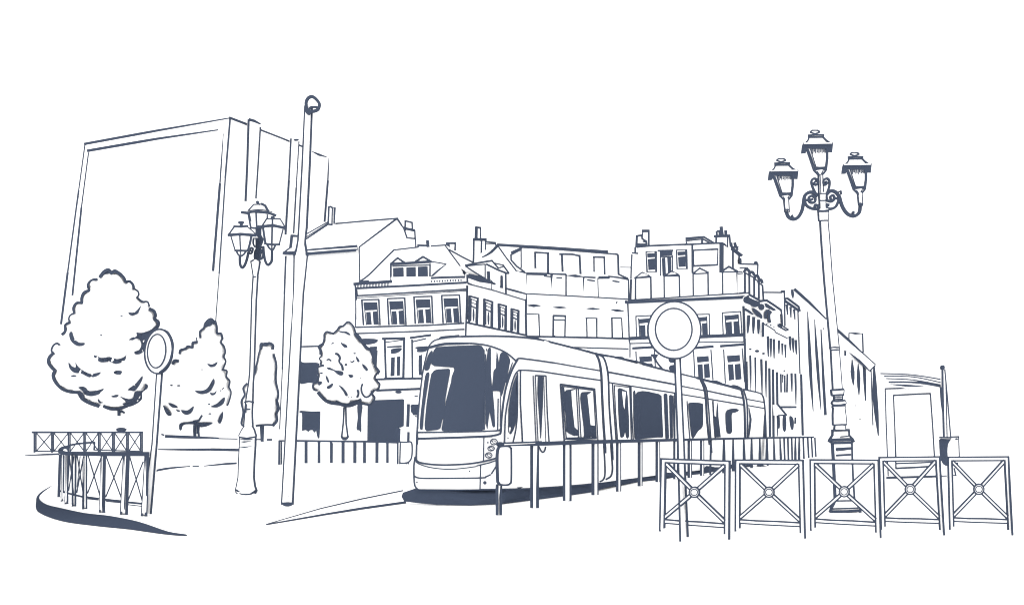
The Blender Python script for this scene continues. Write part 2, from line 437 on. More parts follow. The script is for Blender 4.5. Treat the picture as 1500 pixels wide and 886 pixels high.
for q in (((650,746),(774,743),(778,927),(657,928)), ((838,737),(964,733),(968,925),(843,926)), ((1032,724),(1162,720),(1165,916),(1036,918)), ((1235,714),(1365,711),(1370,911),(1240,913))):
    win(ch, 'A1', q, FA, WF, WP)
f = win(ch, 'A2', ((488,133),(600,130),(595,345),(494,347)), FA, "3.4 -6,0 100,0; 3 4,4 5,100; 3.4 98,4 98,100; 1.6 10,9 95,4; 3 0,100 100,100", None)
ch.part('pane', D_('A2', FA, "2.6 508,178 582,174; G 530,188 580,182 583,195 560,210 530,215 526,202; F 527,234 548,231 546,334 523,336; F 558,230 578,227 575,332 558,333"), f)
f = win(ch, 'A2', ((636,128),(740,122),(740,343),(640,347)), FA, "3.2 -5,0 100,-4; 2.6 4,5 3,100; 2 5,10 75,4", None)
ch.part('pane', D_('A2', FA, "G 658,178 722,172 728,180 712,203 668,205 668,192; G 676,232 685,222 695,226 693,322 684,328 676,322"), f)
f = win(ch, 'A2', ((365,130),(455,130),(448,300),(365,300)), FA, "2 98,40 96,100", None)
ch.part('pane', D_('A2', FA, "G 368,133 450,135 446,155 400,165 375,155; F 412,176 452,174 446,268 430,272 412,250"), f)
ch.part('shop_front', D_('A2', FA, "F 400,470 410,465 590,458 598,462 596,604 580,612 572,612 566,697 398,690"), label='wide dark shop opening')
ch.part('shop_window', D_('A2', FA, "F 633,492 640,487 676,487 673,546 645,545 640,532 634,530"))
SF = "3.4 0,0 0,100; 2.8 0,0 100,0; 3.2 98,0 98,100; 1.6 20,8 22,94; 1.4 82,12 80,96; 1.5 20,9 82,12; 1.4 22,22 80,25; 2.2 18,36 80,40"
SP = "E 52,68 13,26"
for q in (((138,560),(198,576),(193,762),(134,746)), ((243,583),(303,602),(302,788),(242,772)), ((347,618),(402,632),(400,808),(350,796)), ((440,652),(492,666),(490,828),(438,815))):
    win(ch, 'A3', q, SA, SF, SP)

# ---------- middle terrace with attic windows
h = 12.3
ML, MR = at_h(771.5, 430, h), at_h(921, 438, h)
mt = Thing('mansard_terrace', 'plain terrace with an attic row of tall openings between the two corner buildings', 'building', flat(ML))
FM = Plane(flat(ML), flat(MR)); dv = -FM.n*7
b = B(); b.foot([ML, MR, MR+dv, ML+dv], 0, h)
b.draw('A3', FM, "1.9 550,542 900,560 1290,582; 4.4= 556,626 600,628 648,629; 3.4= 736,640 838,642; 3.4= 978,649 1075,653; 4= 1160,658 1200,663 1248,667; 2.8 550,850 900,856 1290,866; 1.8 1200,600 1197,612")
b.draw('B1', FM, "1.9 0,46 308,54"); b.draw('A6', FM, "1.8 1240,190 1477,197")
mt.part('wall', b)
s = FM.back(.3)
b = B(); b.draw('A3', s, "W 345,188 1130,240 1205,260 1213,400 1285,440 1285,582 545,545 472,510 470,382", depth=3)
b.draw('A3', s, "4 342,190 700,210 1130,240; 2.2 500,207 800,226 1198,258; 2.6~ 1190,256 1206,262 1209,280; 3 1208,270 1212,402; 2.4 1212,402 1240,415 1278,432; 1.4 1225,352 1300,353")
b.draw('A3', s, "3 510,214 440,245; 2.4 500,228 436,262; 2.4 436,262 437,300 478,345 535,386; 1.8 509,225 510,356; 2.4 470,382 532,389; 1.8 472,401 530,402; 3.2 472,390 475,512; 4.6> 541,396 540,460 536,536")
b.draw('A3', s, "4 558,398 690,401; 2.6 700,398 831,403; 4.2= 840,411 900,414 958,420; 2.4 965,422 1043,426; 4 1072,426 1142,425; 2.4~ 1140,418 1200,424 1280,439; 2 675,415 717,419; 2 765,427 802,428; 2.2 988,443 1040,450; 2.2 1170,450 1216,458")
b.draw('A3', s, "F 719,400 739,402 730,470 727,525; F 952,420 966,421 961,552; 2.2 833,404 833,550; 1.4 1062,430 1066,562; 2 1283,440 1285,582")
mt.part('roof', b)
for f_, q in (("3 0,0 0,100; 2.6 0,0 100,2; 3.4 98,0 98,130", ((610,245),(705,248),(705,356),(612,355))),
              ("2.8 -10,0 60,0 100,8; 3.2 2,0 4,100; 3.2 100,5 104,112", ((800,257),(930,260),(932,382),(803,380))),
              ("2.6 0,0 100,0; 2.2 5,0 3,100; 2.6 98,0 102,118", ((1030,278),(1110,280),(1110,382),(1033,382)))):
    win(mt, 'A3', q, s, f_, None, name='attic_window')
for f_, q in (("1.8 0,0 96,0 100,100", ((550,687),(640,690),(642,850),(550,848))),
              ("2.8 0,0 0,100; 3 0,0 100,0; 2 3,20 98,20; 2.2 100,0 98,100; 2.4 0,98 12,100", ((742,701),(828,703),(826,850),(740,848))),
              ("2 6,0 6,100; 2 0,0 96,0 96,100", ((976,718),(1057,719),(1058,858),(980,857))),
              ("2.4 4,0 6,100; 2 2,0 92,0; 1.8 94,4 100,100", ((1160,716),(1238,718),(1241,864),(1162,864)))):
    win(mt, 'A3', q, FM, f_, None)

# ---------- attic corner building
h = 11
BL, BC = at_h(919, 442.5, h), at_h(1093.5, 434, h)
vp = ray(1422, 636); vd = Vector((vp.x, vp.y, 0)).normalized()
cb = Thing('corner_building', 'corner building with a boxy attic storey and pointed caps behind the big round sign', 'building', flat(BC))
FC = Plane(flat(BL), flat(BC)); SS = Plane(flat(BC), flat(BC) + vd)
def onS(px, z=0):
    p = SS(px, 600); return Vector((p.x, p.y, z))
BS = onS(1119)
b = B(); b.foot([BL, BC, BS, BL+BS-BC], 0, h)
b.draw('A4', FC, "2.2 96,615 103,750 107,886; 3.6 931,636 938,886; 5 110,865 245,858 600,853 935,838")
b.draw('X', FC, "1.8 922.8,505 922.8,523; 1.8 923,503 1000,501.5 1089.6,500.5; 3.2 1091,497 1092.5,569; 1.8 1094,530 1095,570; 1.8 922,499 923,506")
cb.part('wall', b)
FC2 = FC.back(-.3)
b = B(); b.draw('A4', FC2, "W 85,592 360,572 965,535 967,567 85,608", depth=.3)
b.draw('A4', FC2, "4.6 85,605 370,592 700,578 965,566; 2 100,589 360,573 965,536; E 83,602 10,13")
cb.part('cornice', b)
s = FC.back(.5)
b = B(); b.draw('A4', s, "W 125,262 150,248 165,205 245,197 560,185 775,175 775,541 118,583", depth=4)
b.draw('A4', s, "2.2 126,262 122,340 119,432; 3.2 120,442 115,583; 1.4 101,446 104,583; 2.8 150,210 150,250; 2.2 128,248 170,252; 2.8 165,206 245,198 400,191; 2.6 400,191 560,186 775,176; 3 562,190 563,390; 3.6 766,180 765,385; 2.4 779,182 778,384")
cb.part('attic', b)
b = B(); s2 = Plane(flat(s(1057.4, 400)), flat(s(1057.4, 400)) + vd)
b.draw('A4', s2, "W 775,176 838,215 902,262 898,540 775,541", depth=2.5)
b.draw('A4', s2, "2.8 776,176 838,215 895,262; 2.8 855,232 855,362; 1.6 785,190 784,368; 3.2 840,205 880,235 920,266; 1.8 838,222 905,268; 2.6 900,265 897,380; 2 920,265 905,272")
cb.part('attic', b, label='side face of the attic')
AF = "1.8 0,0 100,0 100,100 4,100 0,0"
for q in (((228,240),(301,238),(303,384),(233,386)), ((447,229),(521,226),(524,362),(450,363))):
    win(cb, 'A4', q, s, AF + "; 2.6 92,0 97,100", "F 10,8 86,8 86,28 12,30; F 14,36 86,34 86,90 18,91", name='attic_window')
b = B(); b.fill(T('A4', [(328,232),(420,230),(420,385),(345,417)]), s, 0, 0, .0003)
b.draw('A4', s, "2.6 315,233 420,231; 1.8 332,235 333,411; 1.8 418,268 419,385; 2 340,276 412,276")
f = cb.part('balcony_door', b)
cb.part('pane', D_('A4', s, "F 328,236 420,231 419,268 330,271; F 341,284 368,282 372,412 347,416; F 380,281 410,280 411,382 386,398"), f)
b = B(); b.fill(T('A4', [(572,228),(745,222),(743,335),(573,342)]), s, 0, 0, .0003); b.draw('A4', s, "2.2 570,230 746,221 743,334 573,342 570,230")
cb.part('wall_panel', b)
for i, (tri, sides, poly) in enumerate((
    ("1.9 145,430 200,388 263,418 145,430", "2.6 152,432 152,581; 2.6 262,420 265,576", "145,432 200,388 263,418 265,576 152,581"),
    ("2.2 358,415 412,380 470,409 358,415", "2.2 358,415 360,569; 2.4 468,410 470,561", "358,415 412,380 470,409 470,561 360,569"),
    ("2.4 567,398 615,358 679,390; 2 567,400 678,394", "2.2 567,400 569,556; 2.4 675,394 677,549", "567,398 615,358 679,390 677,549 569,556"),
    ("2.8 770,384 825,347 888,381; 2 772,386 890,384", "2.2 780,388 781,543; 2.8 885,385 892,539", "770,385 825,348 888,382 892,539 781,543"))):
    s3 = FC.back(-.1); b = B(); b.draw('A4', s3, "W " + poly, depth=.55); b.draw('A4', s3, tri + ';' + sides); cb.part('parapet_pier', b)
for k, (x, y) in enumerate(((955,374),(990,392),(1026,418),(1053,448))):
    s3 = SS.back(-.05); r = 19 - k*2; b = B(); xs = [940,972,1007,1040,1070]; 
    yb = [530,540,556,575,586]
    b.draw('A4', s3, "W %g,%g %g,%g %g,%g %g,%g %g,%g" % (xs[k],y+15,x,y-8,xs[k+1],y+30,xs[k+1],yb[k+1],xs[k],yb[k]), depth=.5)
    b.draw('A4', s3, "4.2~ %g,%g %g,%g %g,%g %g,%g" % (x-r,y+12,x-r*.5,y-4,x+r*.5,y-3,x+r,y+14))
    b.draw('A4', s3, "%g %g,%g %g,%g" % (3.2,xs[k]+1,y+20,xs[k]+2,yb[k]) + "; 2.2 %g,%g %g,%g" % (xs[k]-2, y+14, xs[k+1], y+36))
    if k == 3: b.draw('A4', s3, "2.8 1068,482 1075,586")
    if k == 0: b.draw('A4', s3, "1.8 890,386 920,384; 1.8 892,400 924,396; 2.4 900,540 940,534")
    cb.part('parapet_pier', b)
s3 = FC.back(2)
b = B(); b.draw('A4', s3, "W 515,143 645,131 715,178 515,190", depth=2); b.draw('A4', s3, "2.8 520,180 515,146 645,133 714,175; 1.8 515,162 635,149; 3 633,148 632,178; 2.2 638,148 690,178"); cb.part('roof_hatch', b)
b = B(); b.draw('A4', s3, "W 158,124 203,120 203,88 248,88 248,200 158,206", depth=.8); b.draw('A4', s3, "2.6 160,126 196,122 200,145; 3.4 162,126 158,206; 4 203,90 248,90; 2 205,92 200,145; 2.8 248,92 248,196; 2.6 200,146 230,165 232,192; F 161,177 180,180 228,180 230,200 162,198; 1.8 205,165 228,172"); cb.part('chimney', b, label='stepped chimney over the round sign')
b = B(); b.draw('A4', s3, "W 722,126 830,123 840,205 733,175", depth=1); b.draw('A4', s3, "3.8 722,129 830,125; 2.8 735,132 733,174; 2 816,130 816,202; 2.8 830,125 838,202; 3 740,126 737,98 748,90; 2.4 754,88 758,122; 2.6 757,122 760,90 768,80; 5 770,66 777,120; 4.6 803,92 804,120"); cb.part('chimney', b, label='chimney stack with a cluster of pots')
b = B(); b.draw('A4', s2.back(.5), "W 845,203 890,203 890,240 845,215", depth=.5); b.draw('A4', s2.back(.5), "4 842,180 845,204; 4.4 868,180 876,206; 2.6 845,206 892,206; 3 876,205 890,225"); cb.part('chimney', b)
# side cornice and brackets
b = B(); s3 = SS.back(-.08)
b.draw('A4', s3, "W 965,545 1045,592 1100,588 1205,662 1205,690 1150,668 1040,640 940,610 935,570", depth=.08)
b.draw('A4', s3, "G 932,572 955,562 1000,582 1045,602 1048,628 1010,640 975,622 934,604; 3.2 966,546 1045,590; 2.4 968,535 968,548; E 1060,638 24,24; 3.4 1045,598 1098,590 1150,624 1202,660; F 1080,612 1100,612 1168,658 1150,668 1090,640; 2.6 1202,660 1208,700 1211,766")
b.draw('A4', s3, "4> 945,656 975,672 1000,692; G 993,650 1015,650 1062,690 1066,722 1045,715 1015,690; 4.2~ 1115,664 1097,672 1090,690 1092,718; 4.2~ 1128,674 1116,690 1116,720 1121,746")
cb.part('cornice', b, label='side cornice with heavy dark brackets')
WAf = "1.8 0,0 2,100; 1.8 0,0 100,0; 1.8 100,0 102,100; 1.8 14,12 20,100; 1.6 86,12 90,100"
WAp = "F 15,14 86,12 87,33 16,36; F 20,44 50,43 51,100 24,100; F 58,44 86,42 89,100 60,100"
for q in (((155,705),(292,698),(292,850),(157,856)), ((556,693),(684,690),(683,836),(560,842)), ((778,680),(910,671),(916,828),(782,836))):
    win(cb, 'A4', q, FC, WAf, WAp)
WBf = "3.6 -16,-9 112,-12; 1.9 0,2 5,100; 1.9 100,0 106,100"
WBp = "F 16,20 86,19 87,38 20,40; F 20,46 50,45 52,92 24,94; F 56,46 88,45 91,92 58,94"
for q in (((352,68),(484,64),(490,270),(356,280)), ((768,68),(893,62),(900,275),(772,285)), ((985,55),(1118,50),(1128,290),(990,300))):
    win(cb, 'B1', q, FC, WBf, WBp)
# tall narrow side windows
for tile, txts in (('A4', ("5> 969,704 966,760 962,824","5> 1005,716 1003,770 1002,828","5> 1040,736 1039,780 1038,830","3.6 1072,752 1072,848")),
                   ('B6', ("3.4> 65,480 67,560 68,652","3.2> 90,490 91,570 92,656","4> 120,500 122,580 124,670"))):
    for tx in txts: cb.part('window', D_(tile, SS, tx))
cb.part('string_course', D_('B6', SS, "E 65,447 7,5; E 99,457 12,7; E 131,469 8,5; E 148,321 4,4; E 167,328 5,4; E 183,336 4,3; 2 127,318 160,336 190,356"))

# ---------- houses down the side street
def row_house(px0, px1, poly, txt, wins, name, label, cat='house', tile='B6', extra=(), depth=5, back=0):
    a = onS(px0); t = Thing(name, label, cat, flat(a), group='row of buildings receding down the side street')
    s = SS.back(back); b = B(); b.draw('X', s, "W " + poly, depth=depth); b.draw(tile, s, txt); t.part('wall', b)
    for w_ in wins: t.part('window', D_(tile, s, w_))
    return t, s
t, s = row_house(1119, 1149, "1118,428 1145,426 1149,427 1150,700 1119,700", "2.4 0,0 1,1" if 0 else "2.4 130,164 222,165; 4 220,161 235,160; 2.6 235,160 238,330",
    ("3.6> 143,508 143,600 144,686","4 160,545 162,700 163,880","4 178,552 180,700 181,880","4> 198,565 200,700 202,880","4.4> 153,386 154,430 155,484","4> 168,397 168,486","4> 183,400 184,492","4> 208,407 208,470","4> 225,421 224,476","4> 240,428 241,488"),
    'narrow_house', 'narrow street house with tall slit windows next to the attic corner building')
t.part('ledge', D_('B6', s, "2 188,362 250,393; F 198,322 212,320 225,338 205,338; 2.4 210,322 255,350; 2.8 203,332 243,354; 2 255,350 243,355"))
t, s = row_house(1149, 1171, "1150,438 1155,436 1171,448 1172,457 1174,700 1149,700", "3.6 235,197 250,194 307,236 312,256; 4.6 240,208 300,250 308,256; 2.2 303,262 308,420 313,568; 3.8 319,575 323,720 327,874",
    ("4.6> 248,228 251,275","4.4> 266,240 268,290","4.2> 284,252 288,300","4.4> 262,386 265,452","4.4> 277,395 280,462","4.4> 292,405 295,472",
     "2.8 217,573 219,660","2.6> 227,575 226,615","2.8 237,580 237,660","3 250,573 248,660","4> 271,570 273,658","3.6> 290,572 292,640 293,722"),
    'awning_house', 'street house with a dark eaves and a small shop awning beside the slit windowed house')
aw = D_('B6', s.back(-.4), "W 203,724 245,775 208,778", depth=.4); aw.draw('B6', s.back(-.4), "3.2 203,724 245,776; 2.2 247,775 205,778; 3.4 215,736 293,736; E 235,555 6,4"); t.part('awning', aw)
sw = D_('B6', s, "G 203,782 212,785 213,835 205,840"); t.part('shop_window', sw)
for tx in ("G 228,778 243,780 245,840 236,860 226,840", "G 260,782 275,785 283,810 280,845 270,848 262,820", "3 290,790 289,816"): t.part('shop_window', D_('B6', s, tx))
b = B(); b.draw('A4', SS.back(1.5), "W 903,328 1035,330 1032,545 905,545", depth=2.5); b.draw('A4', SS.back(1.5), "2.4 905,328 1035,331; 2.2 1035,331 1032,402; E 1020,320 16,12; G 900,295 915,285 918,320 905,325; 1.8 905,356 962,357; 1.6 960,355 935,372"); cb.part('rear_wing', b)
t, s = row_house(1160, 1225, "1162,424 1210,467 1226,486 1226,700 1172,700 1171,450", "5> 287,150 360,215 443,296; G 268,152 277,150 284,170 279,196 270,180",
    ("5.6= 351,262 358,400 368,600 379,756","5= 386,300 395,450 407,620 418,752","4.6< 418,350 425,500 432,640 440,772"),
    'tall_terrace', 'tall terrace with three long dark window strips half behind the ornate lamp post')
t, s = row_house(1226, 1284, "1226,486 1282,534 1283,700 1226,700", "1.8 0,0 0,0" if 0 else "2.4 430,345 431,345", (), 'end_terrace', 'last terrace of the street with a single chimney right beside the lamp post')
b = B(); b.draw('B4', s.back(-.2), "W 285,238 345,292 465,403 465,412 440,437 345,352 290,300", depth=.2); b.draw('B4', s.back(-.2), "4.8> 285,241 345,295 410,355; 2 400,345 466,405; 4.6= 343,350 390,390 443,440; 2.2 440,436 466,410")
t.part('roof', b)
for w_ in ("7= 355,384 357,440 361,504","6.4= 384,404 386,470 388,552","5.4> 413,415 416,490 420,578","2 446,425 450,560 455,696","8.6= 460,402 465,560 481,746","3.6 322,340 322,361","E 372,603 3,3; E 393,668 4,3"):
    t.part('window' if w_[0] != 'E' else 'vent', D_('B4', s, w_))
b = B(); b.draw('B4', s.back(.8), "W 340,255 406,256 408,350 340,292", depth=.8); b.draw('B4', s.back(.8), "3.6= 338,254 370,257 408,258; 2 340,258 340,291; 2.6 405,258 408,346"); t.part('chimney', b)
# ================================================================== tram
def interp(x, tab):
    if x <= tab[0][0]: return tab[0][1] + (x-tab[0][0])*(tab[1][1]-tab[0][1])/(tab[1][0]-tab[0][0])
    for (a, p), (b_, q) in zip(tab, tab[1:]):
        if x <= b_: return p + (q-p)*(x-a)/(b_-a)
    (a, p), (b_, q) = tab[-2:]; return q + (q-p)*(x-b_)/(b_-a)
FOOT = [(735,738),(868,721),(936,706),(1062,687),(1125,680)]
SHO = [(757,525),(876,543),(988,563),(1036,573),(1092,583),(1120,590)]
def sm_(a, b_, x):
    t = max(0, min(1, (x-a)/(b_-a))); return t*t*(3-2*t)
def tramD(px, py):
    fy = interp(px, FOOT); r = ray(px, fy); D0 = -EYE/r.z*r.y
    sh = interp(px, SHO); t = max(0, (sh-py)/26); Ds = D0*(1+.035*min(t, 1.6)**2)
    Df = 14.8 + .25*((px-668)/70)**2 + .9*max(0, (645-py)/145)**1.3
    xp = 739 + max(0, 600-py)*.42
    return Df + (Ds-Df)*sm_(xp-10, xp+22, px)
class Tram:
    e0 = .0012
    def __init__(s, off=0): s.off = off
    def __call__(s, px, py): return P(px, py, tramD(px, py) + s.off)
TS = Tram()
tm = Thing('tram', 'articulated tram with a dark wraparound windscreen running along the railing', 'tram', (-1, 14.5, 0))
top = T('A6', [(100,880),(105,760),(115,620),(128,490),(142,380),(160,290),(185,190),(205,158),(240,135),(320,120),(420,112),(600,108),(760,111),(890,120),(1010,140),(1120,165),(1260,200),(1395,235)]) \
    + T('B1', [(65,88),(200,112),(420,168),(630,222),(830,275),(990,310),(1110,345),(1240,372),(1265,390),(1277,430),(1284,500),(1288,600),(1293,690)])
bot = [(1123,682),(1062,684),(1030,688),(990,692),(960,696),(912,702),(875,707),(820,712),(745,717),(700,717),(640,717),(612,716),(607,710),(606,697),(607,672),(609,662)]
sil = densify(top + bot, 14, True)
def shell():
    b = B(); vs, fs = cdt(sil, 7)
    pts = [TS(x, y) for x, y in vs]; b.add(pts, fs, 0)
    cnt = {}
    for f in fs:
        for i in range(len(f)):
            kk = (min(f[i-1], f[i]), max(f[i-1], f[i])); cnt[kk] = cnt.get(kk, 0)+1
    bk = []
    for (x, y), p in zip(vs, pts):
        k = sm_(640, 800, x); d = Vector((.5, .86, 0))*1.2*(1-k) + Vector((-.84, .54, 0))*1.9*k
        bk.append(p + d)
    N = len(pts); b.add(bk, [f[::-1] for f in fs], 0)
    b.add(pts+bk, [[a, c, c+N, a+N] for (a, c), n in cnt.items() if n == 1], 0)
    return b
b = shell()
b.draw('A6', TS, "2.2~ 105,886 105,760 115,620 128,490 142,380 160,290 185,190; 2~ 185,186 205,158 240,135 320,120 420,112; 2.8~ 420,112 600,108 760,111 890,120 1010,138 1120,165 1260,200 1395,235 1477,252")
b.draw('A6', TS, "2.4~ 185,190 300,162 480,160 620,178 740,225 815,285; 3 190,192 300,166 470,160; 2.2 110,803 350,800 560,795 680,790; 2.2~ 670,791 700,785 710,760; 3.2 105,848 400,839 640,829; 3~ 630,829 695,815 708,790 715,680 740,500 785,360 828,278")
b.draw('A6', TS, "2.4~ 815,300 830,272 880,272 1100,303; 2 1100,303 1260,331 1422,358; 2.2~ 735,880 742,680 770,520 800,410 830,360 870,354 1000,364; 2.2 1000,364 1220,398 1430,428; 1.5~ 745,440 768,370 792,298; 2 586,210 588,400 588,780; 1.6 597,240 597,450 600,740; 1.4 604,200 604,215")
b.draw('A6', TS, "2 688,560 684,790; 1.5 704,545 704,760; 2~ 828,375 829,540 826,690 815,790 797,872; 2.2 850,362 850,600 865,880; 1.4 764,745 765,800; E 760,842 5,5; E 548,550 3,3")
b.draw('A7', TS, "2.6 112,0 100,200 96,350; 2.6~ 90,340 112,375 200,392 320,397 480,388 600,368 690,343; 1.6~ 92,362 112,387 200,415 330,428 440,420 530,408; 1.8 535,403 620,383 687,360; 2.4~ 88,340 80,400 80,480 86,545 108,572; 1.6 108,574 400,576 560,575; 2.2~ 85,478 130,492 300,493 565,490 600,482 632,467; 2.2 640,460 665,420 687,383")
b.draw('A7', TS, "1.9 562,400 557,570; 1.8 585,200 582,366; 2.2 560,574 700,573 930,567 1165,552 1370,534; E 482,442 6,6; E 102,521 6,6; E 592,525 13,13; E 613,236 8,6; 2.2~ 983,266 1000,298 1012,305 1025,292 1031,268; 1.8 1165,210 1408,222")
b.draw('B1', TS, "2 0,66 65,88; 2.8 65,88 200,112 420,168 560,205 632,223; 2.2 680,234 770,256 830,268; 3.4 795,262 860,280 990,312 1110,345; 2~ 1130,345 1240,370 1268,392 1278,430 1285,500 1290,600 1292,690; 1.6 0,195 95,212; 1.6 0,265 100,280")
b.draw('B1', TS, "2.6 155,221 400,266 630,309; 2 155,295 400,334 632,371; 1.8 685,322 842,353; 1.8 690,382 847,408; 2.2 865,355 1000,384 1128,409; 2 870,413 1135,458; 1.7 1150,415 1278,438; 1.7 1155,460 1282,482; 1.5 722,430 730,560 742,700; 1.6 632,370 634,700; 2.2 908,430 915,560 925,690; 3.2= 1168,474 1180,560 1168,692")
tm.part('body', b)
tm.part('front_panel', mk(lambda b: (b.fill(T('A7', [(112,212),(580,203),(580,368),(480,386),(320,395),(200,390),(108,365)]), Tram(-.004), 0, 0, .0003, 9), b.draw('A7', TS, "1.4 112,206 300,203 582,197"))))
ws = mk(lambda b: b.fill(T('A6', catmull([(190,205),(300,178),(480,174),(620,190),(735,232),(790,300),(745,440),(712,620),(700,780),(560,788),(130,795),(120,760),(150,380)], True, 4)), TS, 0, 0, .0005, 9))
wso = tm.part('windscreen', ws)
for tx in ("G 208,213 216,225 212,260 196,330 185,352 165,358 156,342 168,290 185,240",
           "F 240,190 300,182 420,177 545,174 570,180 585,200 586,500 587,780 570,790 420,793 300,794 280,788 279,775 290,715 303,640 310,580 330,500 347,440 352,400 372,350 365,335 300,331 225,325 206,310 203,295 212,250 222,212",
           "F 205,380 225,356 250,347 330,343 342,350 340,380 325,460 308,560 306,600 306,640 300,690 285,710 272,772 255,783 200,790 172,793 158,780 157,740 170,600 190,460",
           "G 180,369 192,382 180,470 160,600 150,700 144,775 133,783 122,770 125,700 140,560 160,400",
           "F 612,205 622,190 634,192 637,205 637,380 643,470 648,440 653,365 660,350 671,340 677,206 685,240 693,300 700,240 712,226 735,220 765,255 777,285 770,320 755,400 740,450 722,520 712,545 702,540 702,510 690,505 650,505 655,560 662,640 667,760 655,768 645,755 626,655 612,780 606,776 600,740 596,600 597,400 602,290"):
    tm.part('windscreen_glass', D_('A6', TS, tx, eps=.0019), wso)
qw = tm.part('quarter_window', D_('A6', TS, "F 828,375 830,560 829,680 815,740 800,785 785,812 775,817 769,808 778,790 784,768 768,762 761,740 762,640 772,560 788,480 800,440 815,400", eps=.0018))
for cx, cy, rx, ry in ((657,230,25,21),(637,278,24,17),(620,327,24,19)):
    b = B(); b.fill(T('A7', ell(cx, cy, rx+3, ry+3, 20)), TS, 0, 0, .0008, 9)
    b.draw('A7', TS, "O1.5 %g,%g %g,%g; .9~ %g,%g %g,%g %g,%g; .9~ %g,%g %g,%g %g,%g" % (cx,cy,rx,ry, cx-18,cy-4,cx,cy-9,cx+16,cy+2, cx-12,cy-10,cx-6,cy+6,cx+10,cy+12)); tm.part('headlight', b)
b = B(); b.fill(T('A6', [(955,394),(1034,396),(1058,872),(976,872)]), TS, 0, 0, .0006, 9)
b.draw('A6', TS, "1.5 941,395 950,620 962,872; 1.4 957,395 965,620 977,872; 2.2 957,393 1034,396; 1.9 1034,396 1042,640 1056,872; 1.1 1018,404 1024,620 1033,872")
dr = tm.part('door', b); tm.part('pane', D_('A6', TS, "F 974,402 995,398 1014,404 1014,480 1012,600 1004,750 999,845 992,846 984,700 970,520", eps=.0018), dr)
b = B(); b.fill(T('A6', [(1138,455),(1385,490),(1408,860),(1165,860)]), TS, 0, 0, .0006, 9)
b.draw('A6', TS, "2.6 1138,456 1260,473 1386,491; 1.7 1386,491 1398,680 1409,870; 2.2 1138,456 1150,620 1166,870; 1.6 1150,470 1378,500 1395,845 1180,846 1160,620 1150,470; 1.6 1252,488 1262,660 1270,842; 1.6 1267,490 1276,660 1286,842; 3 1180,846 1395,843; 2.2 1160,480 1172,640 1186,700")
f = tm.part('side_window', b)
tm.part('pane', D_('A6', TS, "F 1168,510 1180,497 1240,488 1245,494 1216,503 1222,600 1240,765 1266,790 1266,826 1235,828 1200,812 1181,796 1172,660; F 1283,525 1292,512 1355,509 1360,515 1332,532 1340,600 1355,750 1389,755 1393,840 1306,840 1308,825 1304,760 1280,560", eps=.0018), f)
b = B(); b.fill(T('B1', [(198,316),(306,330),(318,705),(222,706)]), TS, 0, 0, .0006, 9)
b.draw('B1', TS, "1.8 184,308 195,500 210,706; 1.5 198,317 306,330; 1.4 198,317 206,500 221,706; 1.8 308,325 314,500 320,706; 1.6 318,328 322,500 334,706")
f = tm.part('door', b); tm.part('pane', D_('B1', TS, "F 221,345 232,335 245,337 288,357 294,400 303,560 304,685 294,702 282,690 275,652 266,685 252,694 240,688 230,600 224,480; ", eps=.0018), f)
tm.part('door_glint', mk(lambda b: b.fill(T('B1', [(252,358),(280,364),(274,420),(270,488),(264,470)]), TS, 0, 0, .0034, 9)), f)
tm.part('side_window', D_('B1', TS, "F 333,362 342,350 349,360 350,382 362,364 400,356 440,360 520,378 538,392 542,500 550,682 545,692 500,692 352,706 342,698 334,560", eps=.0018), label='widest side window, fully dark')
tm.part('side_window', D_('B1', TS, "F 553,380 566,373 580,380 592,698 566,702", eps=.0018)); tm.part('side_window', D_('B1', TS, "F 592,390 602,383 616,388 620,696 600,702; 1.5 620,392 630,700", eps=.0018))
tm.part('side_window', D_('B1', TS, "G 731,455 742,441 780,439 825,445 838,460 838,540 834,612 800,648 770,694 755,688 745,620 738,540", eps=.0018))
tm.part('side_window', D_('B1', TS, "F 939,433 946,470 948,540 965,690 925,692 916,545 922,536 932,545 934,500", eps=.0018))
tm.part('side_window', D_('B1', TS, "G 997,540 1003,503 1025,488 1070,482 1096,496 1070,512 1046,520 1045,580 1047,640 1038,662 1018,664 1004,640", eps=.0018))
tm.part('side_window', D_('B1', TS, "F 1279,515 1284,560 1288,690 1270,690 1273,610", eps=.0018))
gw = [("B1", "3.4~ 65,88 88,140 103,230 110,400 120,600 130,740 132,800; 2.6~ 68,90 115,112 140,170 154,260 160,450 170,600 182,745 186,850", "1"),
      ("B1", "3~ 820,275 846,340 858,430 866,560 884,740; 2~ 832,277 862,340 874,440 886,600 900,800", "1"),
      ("B1", "3~ 1112,345 1130,420 1138,520 1141,700; 2.2~ 1128,347 1148,410 1157,500 1158,700", "1")]
gf = ([(65,88),(115,112),(140,170),(154,260),(160,450),(170,600),(182,745),(130,740),(120,600),(110,400),(103,230),(88,140)],
      [(820,275),(832,277),(862,340),(874,440),(886,600),(890,700),(880,700),(866,560),(858,430),(846,340)],
      [(1112,345),(1128,347),(1148,410),(1157,500),(1158,700),(1141,700),(1138,520),(1130,420)])
for (tile, tx, _), pl in zip(gw, gf):
    b = B(); b.fill(T('B1', pl), TS, 0, 0, .0004, 9); b.draw(tile, TS, tx)
    if pl[0] == (65,88): b.draw('B2', TS, "2.2~ 105,128 112,240 113,320 102,352 82,364; 2.4~ 150,128 158,240 160,290 150,330 120,350")
    tm.part('gangway', b)
UC_SHADE = [(590,721),(612,717.5),(640,718.5),(745,718),(790,715),(836,712.5),(868,709),(890,704),(912,702),(936,696),(965,694),(990,691),(1010,688.5),(1035,685),(1056,682.5),(1064,683),(1062,685.5),(1048,690),(1030,693.5),(1006,696),(985,699.5),(965,702.5),(936,705),(912,710),(890,713.5),(868,720),(836,725),(790,731),(735,737.5),(690,740),(640,739),(612,736.5),(592,734),(588,727)]
